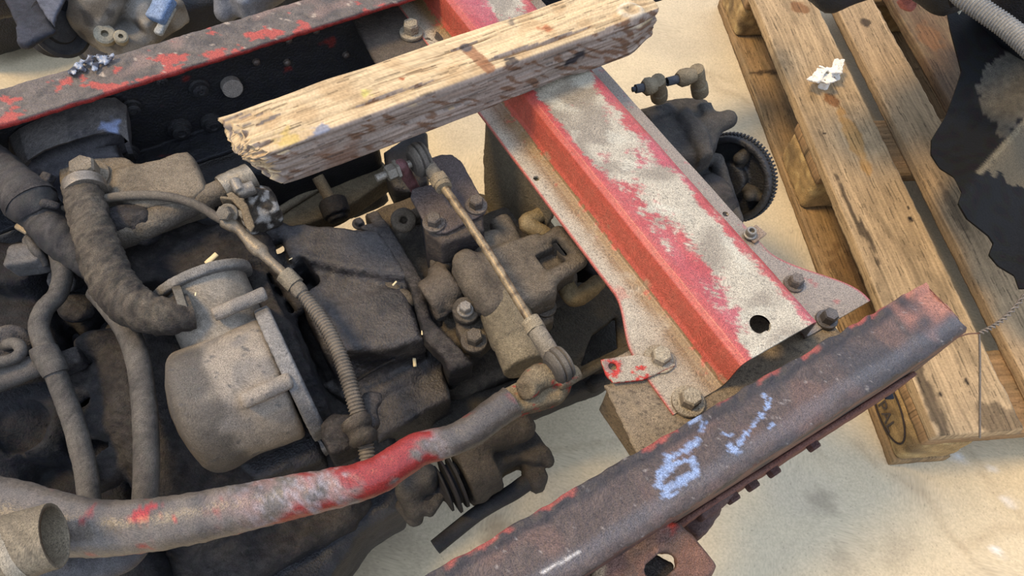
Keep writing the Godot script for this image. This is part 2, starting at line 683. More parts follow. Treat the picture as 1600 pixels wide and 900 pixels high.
# ---------------------------------------------------------------- camera and light
func camera_and_light() -> void:
	var cam := Camera3D.new()
	cam.name = "camera"
	cam.fov = rad_to_deg(2.0 * atan(450.0 / FOC))
	cam.near = 0.02; cam.far = 60.0
	add_child(cam)
	cam.transform = Transform3D(_cam_basis(), CAM)
	cam.current = true
	var sun := DirectionalLight3D.new()
	sun.name = "sun"
	sun.light_color = Color(1.0, 0.87, 0.66)
	sun.light_energy = 0.98
	sun.light_angular_distance = 14.0
	sun.shadow_enabled = true
	add_child(sun)
	sun.look_at_from_position(Vector3.ZERO, -Vector3(-0.42, 0.86, -0.30), Vector3.UP)
	var sky := ProceduralSkyMaterial.new()
	sky.sky_top_color = Color(0.80, 0.87, 1.0)
	sky.sky_horizon_color = Color(0.90, 0.92, 0.95)
	sky.ground_bottom_color = Color(0.45, 0.40, 0.32)
	sky.ground_horizon_color = Color(0.6, 0.56, 0.5)
	sky.sky_energy_multiplier = 1.3
	sky.sun_angle_max = 0.0
	var e := Environment.new()
	e.background_mode = Environment.BG_SKY
	e.sky = Sky.new()
	e.sky.sky_material = sky
	e.tonemap_mode = Environment.TONE_MAPPER_LINEAR
	e.tonemap_exposure = 1.0
	e.sdfgi_enabled = true; e.ssao_enabled = true; e.ssil_enabled = true
	var we := WorldEnvironment.new()
	we.name = "surroundings"
	we.environment = e
	add_child(we)

# ---------------------------------------------------------------- floor
func spot(p: Vector3, c: Vector3, r: float) -> float:
	return sst(r, r * 0.2, Vector2(p.x - c.x, p.z - c.z).length() + r * 0.45 * nf(p, 1.2 / r))

func seg_dist(p: Vector3, a: Vector3, b: Vector3) -> float:
	var d := b - a
	return (p - a - d * clampf((p - a).dot(d) / d.length_squared(), 0, 1)).length()

func floor_piece() -> void:
	var spots := []
	for q: Array in [[1285, 782, 0.02, 0.4], [1400, 862, 0.03, 0.22], [1310, 870, 0.02, 0.25], [600, 850, 0.05, 0.25], [785, 850, 0.03, 0.6], [1040, 60, 0.06, 0.1], [1100, 300, 0.06, 0.12], [1240, 300, 0.03, 0.15]]:
		spots.append([P(q[0], q[1], 0), q[2], q[3]])
	var cracks := []
	for q: Array in [[1340, 680, 1560, 900], [1250, 685, 1310, 740], [1500, 700, 1600, 830], [1500, 845, 1600, 833], [1095, 118, 1165, 165], [1095, 118, 1150, 130], [520, 300, 600, 340], [800, 700, 990, 690]]:
		cracks.append([P(q[0], q[1], 0), P(q[2], q[3], 0)])
	var white := []
	for q: Array in [[1560, 860], [1577, 782], [1497, 716], [1550, 735]]:
		white.append(P(q[0], q[1], 0))
	var base := lin(208, 190, 154)
	var m := MB.new()
	board(m, Transform3D(Basis(), Vector3(0.6, -0.05, -0.9)), Vector3(5.0, 0.1, 4.4), 0.0115, 0.003, func(p: Vector3, n: Vector3, _q: Vector3) -> Color:
		if n.y < 0.5:
			return base
		var c := base * (1.0 + 0.09 * fbm(p, 2.2) + 0.05 * nf(p, 14.0) + 0.04 * nf(p, 60.0))
		c = c.lerp(lin(222, 190, 128), sst(-0.1, 0.6, nf(p + Vector3(4, 0, 2), 1.1)) * 0.5)
		c = c.lerp(lin(170, 160, 140), sst(0.15, 0.6, nf(p + Vector3(9, 0, 2), 3.1)) * 0.25)
		for s: Array in spots:
			c = c.lerp(lin(96, 84, 66), spot(p, s[0], s[1] * 1.6) * s[2])
		for s: Array in cracks:
			var d := seg_dist(p + Vector3(nf(p, 9.0), 0, nf(p + Vector3(5, 0, 0), 9.0)) * 0.02, s[0], s[1])
			c = c.lerp(lin(150, 128, 96), sst(0.011, 0.0, d) * 0.3)
		for s: Vector3 in white:
			c = c.lerp(lin(236, 232, 222), spot(p, s, 0.011) * 0.8)
		return c)
	var o := obj("floor", m, "floor")
	o.name = "floor"
	o.set_meta("kind", "structure")
	o.set_meta("label", "dusty beige concrete floor with dark oil spots and fine cracks")

# ---------------------------------------------------------------- pallet
const PO := Vector3(0.7908, 0, 0.0311)
const DU := Vector3(0.4231, 0, -0.9061)
const DV := Vector3(0.9061, 0, 0.4231)

func pal(u: float, v: float, h: float) -> Vector3:
	return PO + DU * u + DV * v + Vector3(0, h, 0)

func wood_col(seed_: float, tone: Color, grey: float, marks: Array) -> Callable:
	return func(p: Vector3, n: Vector3, q: Vector3) -> Color:
		var g := nf(Vector3(q.x * 5.0, q.z * 70.0, seed_ + q.y * 70.0), 1.0) * 0.6 + nf(Vector3(q.x * 11.0, q.z * 170.0, seed_ + q.y * 170.0), 1.0) * 0.4
		var c := tone * (1.0 + 0.22 * g)
		var w := nf(Vector3(q.x * 3.0, q.z * 22.0, seed_ + 20.0), 1.0) + nf(p, 30.0) * 0.4
		c = c.lerp(lin(136, 118, 90), sst(0.0, 0.9, w) * grey)
		c = c.lerp(lin(84, 70, 56), sst(0.5, 0.95, nf(Vector3(q.x * 7.0, q.z * 45.0, seed_ + 40.0), 1.0)) * 0.6 * grey)
		if n.y > 0.5:
			for s: Array in marks:      # u, v, half length, half width, colour, strength
				var e := Vector2((q.x - s[0]) / s[2], (q.z - s[1]) / s[3]).length() + 0.35 * nf(p, 40.0)
				c = c.lerp(s[4], sst(1.0, 0.7, e) * s[5])
		return c

func pallet() -> void:
	var t := thing("pallet", "weathered wooden four way pallet standing on the concrete floor", "pallet", pal(0.6, 0.4, 0))
	var bas := Basis(DU, Vector3.UP, DV)
	var o := lin(204, 150, 72)
	var dk := lin(48, 40, 34)
	var kn := lin(140, 98, 62)
	var top_marks := [
		[[0.60, 0.085, 0.10, 0.018, o, 0.6], [0.71, 0.075, 0.022, 0.017, kn, 0.9], [1.0, 0.10, 0.028, 0.026, kn, 0.85], [1.09, 0.08, 0.06, 0.055, o, 0.7], [0.45, 0.018, 0.09, 0.006, dk, 0.75], [0.36, 0.028, 0.05, 0.006, dk, 0.8], [0.05, 0.015, 0.14, 0.012, dk, 0.7], [0.02, 0.11, 0.03, 0.04, dk, 0.6],
			[0.405, 0.123, 0.006, 0.004, dk, 1.0], [0.43, 0.128, 0.006, 0.003, dk, 1.0], [0.065, 0.035, 0.006, 0.004, dk, 1.0], [0.085, 0.088, 0.006, 0.004, dk, 1.0], [0.14, 0.03, 0.006, 0.004, dk, 1.0], [1.08, 0.118, 0.005, 0.005, dk, 1.0], [0.62, 0.03, 0.005, 0.004, dk, 1.0]],
		[[0.95, 0.05, 0.016, 0.014, dk, 0.8], [1.05, 0.035, 0.008, 0.006, dk, 1.0], [0.42, 0.03, 0.07, 0.012, dk, 0.5]],
		[[0.9, 0.04, 0.05, 0.03, kn, 0.5]], [], []]
	var k := 0
	for v: Array in [[0.0, 0.145], [0.186, 0.286], [0.3275, 0.4725], [0.514, 0.614], [0.655, 0.8]]:
		var m := MB.new()
		board(m, Transform3D(bas, pal(0.6, (v[0] + v[1]) * 0.5, 0.133)), Vector3(1.2, 0.022, v[1] - v[0]), 0.004 if k < 3 else 0.02, 0.002, wood_col(k * 7.0, [lin(192, 166, 128), lin(182, 156, 120), lin(116, 94, 72), lin(130, 106, 82), lin(130, 106, 82)][k], [0.55, 0.5, 0.8, 0.7, 0.7][k], top_marks[k]), 0.0016, 1.6, Vector2(k * 0.37, k * 0.21))  # third board's tone darkened to paint in the shade over it
		obj("top_board", m, "wood", t)
		k += 1
	for u: float in [0.0725, 0.6, 1.1275]:
		var m := MB.new()
		board(m, Transform3D(Basis(DV, Vector3.UP, -DU), pal(u, 0.4, 0.111)), Vector3(0.8, 0.022, 0.145), 0.006, 0.002, wood_col(u * 40.0 + 3.0, lin(160, 130, 94), 0.7, []), 0.0012, 1.6, Vector2(u, 0.4))
		obj("stringer_board", m, "wood", t)
	k = 0
	for v: Array in [[0.0, 0.1], [0.3275, 0.4725], [0.7, 0.8]]:
		var m := MB.new()
		board(m, Transform3D(bas, pal(0.6, (v[0] + v[1]) * 0.5, 0.011)), Vector3(1.2, 0.022, v[1] - v[0]), 0.006, 0.002, wood_col(50.0 + k * 9.0, lin(164, 136, 98), 0.65, [[0.93, 0.05, 0.008, 0.045, dk, 0.8], [0.33, 0.05, 0.12, 0.04, lin(104, 76, 50), 0.5]]), 0.0012, 1.6, Vector2(0.1, k * 0.3))
		obj("bottom_board", m, "wood", t)
		for u: float in [0.0725, 0.6, 1.1275]:
			var pv: float = (v[0] + v[1]) * 0.5
			var near := k == 0
			var c := pal(u, pv, 0.061)
			var ops := [sbox(Vector3.ZERO, Vector3(0.145, 0.08, v[1] - v[0]), 0.012)]
			for q: S in ops:
				q.xf = Transform3D(bas, c).affine_inverse()
				q.bb = Transform3D(bas, c) * AABB(-Vector3(0.075, 0.042, 0.08), Vector3(0.15, 0.084, 0.16))
			var tone := lin(178, 146, 96)
			var b := sdf(ops, 0.004 if near else 0.008, func(p: Vector3, n: Vector3) -> Color:
				var q := bas.inverse() * (p - c)
				var g := nf(Vector3(q.x * 12.0, q.y * 160.0, q.z * 160.0), 1.0)
				var cc := tone * (1.0 + 0.2 * g + 0.25 * nf(p, 45.0))
				cc = cc.lerp(lin(232, 200, 136), sst(0.2, 0.8, nf(p + Vector3(1, 0, 0), 28.0)) * 0.6)
				return cc.lerp(lin(86, 68, 50), sst(0.1, 0.8, nf(p, 17.0)) * 0.6), 0.0045 if not near else 0.0022, 32.0)
			var bo := obj("block", b, "cast", t)
			if near and u < 0.1:
				# burnt-in letters and the ring around them
				var tm := TextMesh.new()
				tm.text = "EPAL"
				var sf := SystemFont.new()
				sf.font_names = PackedStringArray(["Droid Sans"])
				sf.font_weight = 500
				tm.font = sf
				tm.font_size = 24
				tm.pixel_size = 0.00135
				tm.depth = 0.0015
				var mk := StandardMaterial3D.new()
				mk.resource_name = "burnt"
				mk.albedo_color = Color8(62, 52, 44)
				mk.roughness = 0.9
				M["burnt"] = mk
				tm.material = mk
				var ml := MeshInstance3D.new()
				ml.name = "burnt_lettering"
				ml.mesh = tm
				bo.add_child(ml, true)
				# letters read towards the near end, face outwards
				var fb := Basis(-DU, Vector3.UP, -DV)
				ml.transform = Transform3D(fb, pal(0.078, -0.0022, 0.05) - origin_of(bo))
				var ring := MB.new()
				var pts := []
				for a in 41:
					var an := TAU * a / 40.0
					var q := pal(0.078 + 0.060 * cos(an), -0.0016, 0.06 + 0.031 * sin(an))
					pts.append(Vector4(q.x, q.y, q.z, 0.0016))
				ring = tube(pts, func(_p: Vector3, _n: Vector3) -> Color: return lin(62, 52, 44), 6, 0.004)
				obj("burnt_ring", ring, "cast", bo)
		k += 1

# ---------------------------------------------------------------- frame rails
func rail_mesh(ch: Array, s0: float, s1: float, ds: float, dt: float, col: Callable, disp: Callable, rag := 0.0) -> MB:
	var pr := []
	for i in ch.size():
		var a: Vector2 = ch[i]; var b: Vector2 = ch[(i + 1) % ch.size()]
		var n := maxi(1, int((b - a).length() / dt))
		for k in n:
			pr.append(a.lerp(b, float(k) / n))
	var m := MB.new()
	var ns := int((s1 - s0) / ds)
	var np := pr.size()
	for i in ns + 1:
		for k in np:
			var q: Vector2 = pr[k]
			var e := s1
			if rag > 0.0:
				e += nf(Vector3(q.x * 60.0, q.y * 60.0, 2.0), 1.0) * rag
			var p := V(lerpf(s0, e, float(i) / ns), q.y, q.x)
			var d: Vector3 = disp.call(p)
			m.add(p + d, Vector3.UP, Color.WHITE)
	for i in ns:
		for k in np:
			var k2 := (k + 1) % np
			m.quad(i * np + k, (i + 1) * np + k, (i + 1) * np + k2, i * np + k2)
	var poly := PackedVector2Array(pr)
	var tri := Geometry2D.triangulate_polygon(poly)
	for e in 2:
		var base := m.v.size()
		for k in np:
			m.add(m.v[k + (0 if e == 0 else ns * np)], Vector3.ZERO, Color.WHITE)
		for k in range(0, tri.size(), 3):
			m.tri(base + tri[k], base + tri[k + 1], base + tri[k + 2])
	m.smooth()
	m.paint(col)
	return m

func rails() -> void:
	var rust := lin(104, 84, 76)
	var soot := lin(76, 70, 68)
	var red := lin(192, 84, 70)
	# far rail: grey grime on worn red paint, web inside in black grease
	var t := thing("frame_rail", "far truck frame rail with grimy peeling red top flange and black greasy web", "frame rail", V(0.2, 0.335, 0.84))
	var prof := [Vector2(0.806, 0.5), Vector2(0.866, 0.5), Vector2(0.869, 0.497), Vector2(0.869, 0.338), Vector2(0.866, 0.335), Vector2(0.806, 0.335), Vector2(0.806, 0.341), Vector2(0.862, 0.341), Vector2(0.862, 0.493), Vector2(0.806, 0.493)]
	prof.reverse()
	var m := rail_mesh(prof, -0.5, 1.0, 0.0028, 0.003, func(p: Vector3, n: Vector3) -> Color:
		var a := fbm(p + Vector3(2, 0, 3), 26.0)
		var c := lin(112, 100, 90) * (1.0 + 0.25 * nf(p, 130.0) + 0.15 * nf(p, 40.0))
		c = c.lerp(lin(70, 64, 60), sst(0.0, 0.6, nf(p + Vector3(0, 0, 8), 33.0)) * 0.6)
		if p.y < 0.4925 or n.y < 0.2:
			if p.z > -0.812 and p.y > 0.49:
				return lin(170, 52, 46) * (1.0 + 0.3 * nf(p, 60.0))
			c = lin(36, 36, 38) * (1.0 + 0.35 * a)
			return c.lerp(lin(120, 36, 32), sst(0.42, 0.55, fbm(p + Vector3(6, 0, 0), 13.0)))
		c = c.lerp(lin(164, 132, 118), sst(0.1, 0.6, nf(p + Vector3(6, 0, 8), 20.0)) * 0.5)
		c = c.lerp(red, sst(0.14, 0.2, a - sst(0.0, 0.06, -0.806 - p.z) * 0.42 + 0.1 - 0.25 * sst(0.05, 0.3, p.x)))
		c = c.lerp(lin(206, 186, 164), sst(0.5, 0.56, fbm(p + Vector3(0, 4, 0), 47.0)) * 0.8)
		return c, func(p: Vector3) -> Vector3:
		return Vector3(0, (nf(p, 40.0) * 0.8 + nf(p, 130.0) * 0.5) * 0.0011, (nf(p + Vector3(5, 0, 0), 30.0)) * 0.0009))
	obj("channel", m, "rail", t)
	var dkc := dirt(lin(44, 44, 46), lin(84, 80, 76), 0.5)
	for q: Array in [[280, 200, 0.013], [310, 135, 0.011], [205, 165, 0.010], [200, 240, 0.012], [250, 120, 0.008], [330, 190, 0.012]]:
		var p := PC(q[0], q[1], 0.862)
		var b := MB.new()
		lathe(b, p, Vector3(0, 0, 1), [Vector2(q[2] * 1.35, 0), Vector2(q[2] * 1.3, 0.004), Vector2(q[2], 0.005), Vector2(q[2] * 0.95, 0.012), Vector2(q[2] * 0.5, 0.0135), Vector2(q[2] * 0.45, 0.011), Vector2(0, 0.011)], 18, dkc)
		obj("rivet", b, "greasy", t)
	for q: Array in [[448, 97], [493, 47], [450, 62], [400, 96], [425, 40], [540, 85]]:
		var p := PC(q[0], q[1], 0.862)
		var b := MB.new()
		lathe(b, p, Vector3(0, 0, 1), [Vector2(0.0058, 0), Vector2(0.005, 0.004), Vector2(0.002, 0.006), Vector2(0, 0.0062)], 12, dirt(lin(110, 98, 90), lin(150, 140, 128), 0.6))
		obj("rivet", b, "steel", t)
	var pl := MB.new()
	lathe(pl, PC(360, 132, 0.862), Vector3(0, 0.12, 1), [Vector2(0.0145, 0), Vector2(0.0145, 0.012), Vector2(0.0135, 0.013), Vector2(0, 0.0132)], 28, dirt(lin(168, 158, 146), lin(186, 178, 166), 0.5))
	var rp := obj("plug", pl, "dusty", t)
	rp.set_meta("label", "round pale grey plug on the dark web")

	# near rail: cut-off end, rust and old undercoating
	t = thing("frame_rail", "near truck frame rail with sawn rusty end, dark undercoating and blue chalk scrawl", "frame rail", V(0.2, 0.335, 0.08))
	var chalk := []
	for q: Array in [[1092, 688, 1070, 703, 0.0042], [1070, 703, 1044, 714, 0.0032], [1044, 714, 1048, 728, 0.005], [1048, 728, 1032, 742, 0.006], [1032, 742, 1027, 757, 0.0042], [1027, 757, 1035, 763, 0.003], [1048, 724, 1064, 722, 0.003], [1064, 722, 1082, 718, 0.0026], [1082, 718, 1086, 738, 0.005], [1086, 738, 1066, 752, 0.005], [1066, 752, 1042, 764, 0.005], [1042, 764, 1038, 774, 0.004], [1040, 776, 1062, 768, 0.0026],
			[1143, 698, 1152, 704, 0.005], [1148, 702, 1141, 706, 0.003], [1150, 698, 1168, 676, 0.0024], [1168, 676, 1188, 652, 0.002], [1188, 652, 1205, 624, 0.002], [1200, 634, 1192, 612, 0.0018], [1130, 678, 1144, 680, 0.002], [1090, 652, 1078, 660, 0.006], [1100, 660, 1094, 668, 0.005], [1202, 668, 1207, 664, 0.003]]:
		chalk.append([P(q[0], q[1], 0.5), P(q[2], q[3], 0.5), q[4]])
	var scratch := [[P(848, 895, 0.5), P(875, 878, 0.5)], [P(875, 880, 0.5), P(905, 862, 0.5)], [P(915, 765, 0.5), P(932, 755, 0.5)], [P(1150, 800, 0.5), P(1160, 795, 0.5)]]
	var wear := lin(186, 176, 168)
	prof = [Vector2(0.111, 0.5), Vector2(0.111, 0.493), Vector2(0.053, 0.493), Vector2(0.053, 0.341), Vector2(0.111, 0.341), Vector2(0.111, 0.335), Vector2(0.049, 0.335), Vector2(0.046, 0.338), Vector2(0.046, 0.492), Vector2(0.048, 0.497), Vector2(0.054, 0.5)]
	prof.reverse()
	m = rail_mesh(prof, -0.25, 0.636, 0.0016, 0.0022, func(p: Vector3, n: Vector3) -> Color:
		var a := fbm(p + Vector3(1, 7, 3), 34.0)
		var c := lin(96, 82, 76) * (1.0 + 0.22 * nf(p, 150.0) + 0.2 * nf(p, 55.0))
		c = c.lerp(lin(128, 98, 86), sst(0.0, 0.5, nf(p + Vector3(3, 0, 1), 17.0)) * 0.5)
		c = c.lerp(lin(70, 70, 74), sst(0.0, 0.6, nf(p + Vector3(8, 0, 1), 12.0) + (p.x - 0.42) * 3.0) * 0.75)
		if p.y < 0.492:
			c = lin(110, 74, 60) * (1.0 + 0.3 * a)
			return c.lerp(lin(54, 46, 44), sst(-0.1, 0.5, nf(p, 20.0)))
		var e := -p.z                                   # distance across
		var crust := sst(0.006, -0.002, 0.1015 + 0.003 * nf(p, 25.0) - e)
		c = c.lerp(lin(66, 60, 58) * (1.0 + 0.3 * a), crust * 0.85)
		c = c.lerp(lin(178, 86, 74), sst(0.0025, 0.0, 0.1105 - e + 0.004 * nf(p, 60.0) - 0.001) * sst(0.0, 0.3, nf(p + Vector3(0, 0, 4), 17.0)) * 0.85)
		c = c.lerp(lin(196, 134, 112), sst(0.56, 0.63, p.x + 0.03 * nf(p, 40.0)) * sst(0.055, 0.085, e + 0.02 * nf(p, 30.0)) * 0.85)
		c = c.lerp(wear, sst(0.5, 0.6, fbm(p + Vector3(0, 9, 0), 90.0)) * 0.5)
		c = c.lerp(lin(120, 122, 130), sst(0.011, 0.002, absf(e - 0.062 - 0.003 * nf(p, 20.0))) * 0.35)
		for s: Array in chalk:
			var d := seg_dist(p, s[0], s[1]) + 0.0022 * nf(p, 190.0)
			c = c.lerp(lin(160, 182, 222), sst(s[2], s[2] * 0.4, d) * (0.85 + 0.3 * nf(p, 230.0)))
		for s: Array in scratch:
			c = c.lerp(lin(220, 214, 208), sst(0.0022, 0.0, seg_dist(p, s[0], s[1]) + 0.001 * nf(p, 200.0)))
		return c, func(p: Vector3) -> Vector3:
		var e := -p.z
		var y := (nf(p, 45.0) * 0.5 + nf(p, 140.0) * 0.5) * 0.0012
		if p.y > 0.4955 and e > 0.06:
			y += 0.0048 * sst(0.004, -0.003, 0.102 + 0.0035 * nf(p, 25.0) - e) * (0.7 + 0.6 * nf(p, 60.0))
		return Vector3(0, y, nf(p + Vector3(5, 0, 0), 38.0) * 0.0016 if p.y > 0.49 else 0.0), 0.004)
	obj("channel", m, "rail", t)
	# bolts through the web, outside
	var rc := dirt(lin(84, 54, 48), lin(96, 80, 72), 0.4)
	for s: float in [0.335, 0.362, 0.392, 0.45]:
		bolt(t, V(s, 0.41, 0.046), Vector3(0, 0, 1), 0.008, 0.011, rc, "cast", 1.5)
	# reinforcing strip along the outside of the web
	var st := sdf([sbox(V(0.3, 0.40, 0.043), Vector3(0.62, 0.05, 0.006), 0.002)], 0.004, dirt(lin(120, 76, 62), lin(130, 104, 90), 0.4), 0.001, 60.0)
	obj("side_strip", st, "cast", t)

	# corner bracket outside the near rail
	var bt := thing("corner_bracket", "rusty cast bracket with oblong slot bolted outside the near rail", "bracket", P(1020, 870, 0.45))
	var out := [Vector2(905, 925), Vector2(935, 880), Vector2(985, 845), Vector2(1040, 812), Vector2(1062, 816), Vector2(1085, 838), Vector2(1121, 882), Vector2(1108, 905), Vector2(1050, 960), Vector2(930, 960)]
	var ops := [splate(out, 0.455, 0.012, 0.004)]
	var sa := P(1022, 894, 0.45); var sb := P(1040, 878, 0.45)
	ops.append(minus(scyl(sa - Vector3(0, 0.03, 0), sa + Vector3(0, 0.03, 0), 0.0095, 0.001)))
	ops.append(minus(scyl(sb - Vector3(0, 0.03, 0), sb + Vector3(0, 0.03, 0), 0.0095, 0.001)))
	ops.append(minus(sbox((sa + sb) * 0.5, Vector3((sb - sa).length(), 0.06, 0.019), 0.001, 0.0, Vector3(0, rad_to_deg(atan2(-(sb - sa).z, (sb - sa).x)), 0))))
	var low := [Vector2(985, 850), Vector2(1062, 816), Vector2(1085, 838), Vector2(1121, 882), Vector2(1108, 905), Vector2(1096, 925), Vector2(1070, 850)]
	ops.insert(1, splate(low, 0.446, 0.05, 0.003, 0.006))
	var br := sdf(ops, 0.0028, func(p: Vector3, n: Vector3) -> Color:
		var c := lin(132, 98, 84) * (1.0 + 0.2 * nf(p, 70.0) + 0.15 * nf(p, 240.0))
		c = c.lerp(lin(96, 84, 78), sst(0.0, 0.6, nf(p + Vector3(3, 0, 0), 26.0)) * 0.7)
		c = c.lerp(lin(190, 136, 96), spot(p, P(1000, 850, 0.455), 0.022) * 0.8)
		c = c.lerp(lin(206, 72, 48), spot(p, P(1050, 819, 0.455), 0.011))
		return c.lerp(lin(206, 178, 140), spot(p, P(932, 888, 0.455), 0.016) * 0.8), 0.0012, 60.0)
	obj("plate", br, "cast", bt)
	obj("backing", sdf([sbox((sa + sb) * 0.5 - Vector3(0.004, 0.045, 0.0), Vector3(0.05, 0.012, 0.04), 0.003, 0.0, Vector3(0, 30, 0))], 0.003, dirt(lin(60, 56, 54), lin(96, 90, 84), 0.8), 0.001, 60.0), "cast", bt)
	# toothed lower part that sticks out beside it
	ops = [splate([Vector2(1060, 812), Vector2(1122, 764), Vector2(1130, 780), Vector2(1128, 800), Vector2(1108, 830), Vector2(1092, 842)], 0.40, 0.05, 0.006)]
	ops.append(scyl(P(1085, 800, 0.41), P(1135, 765, 0.41), 0.012, 0.003, 0.008))
	obj("lug", sdf(ops, 0.003, dirt(lin(86, 60, 56), lin(112, 96, 86), 0.5), 0.002, 70.0), "cast", bt)

	# crumpled foil tape on the far rail
	ops = []
	var rng := RandomNumberGenerator.new()
	rng.seed = 4
	for k in 9:
		var p := P(112 + k * 7.5, 108 - k * 2.0 + rng.randf_range(-6, 6), 0.505)
		ops.append(sell(p, Vector3(0.008, 0.0022, 0.004), 0.003, Vector3(rng.randf_range(-40, 40), rng.randf_range(0, 180), rng.randf_range(-30, 30))))
	var fo := sdf(ops, 0.0012, func(p: Vector3, n: Vector3) -> Color:
		return lin(176, 182, 194).lerp(lin(74, 74, 84), sst(-0.15, 0.3, nf(p, 85.0))) * (1.0 + 0.3 * nf(p, 300.0)), 0.0022, 150.0)
	tag(obj("foil_scrap", fo, "steel"), "crumpled silvery foil tape scrap stuck on the far rail", "scrap")

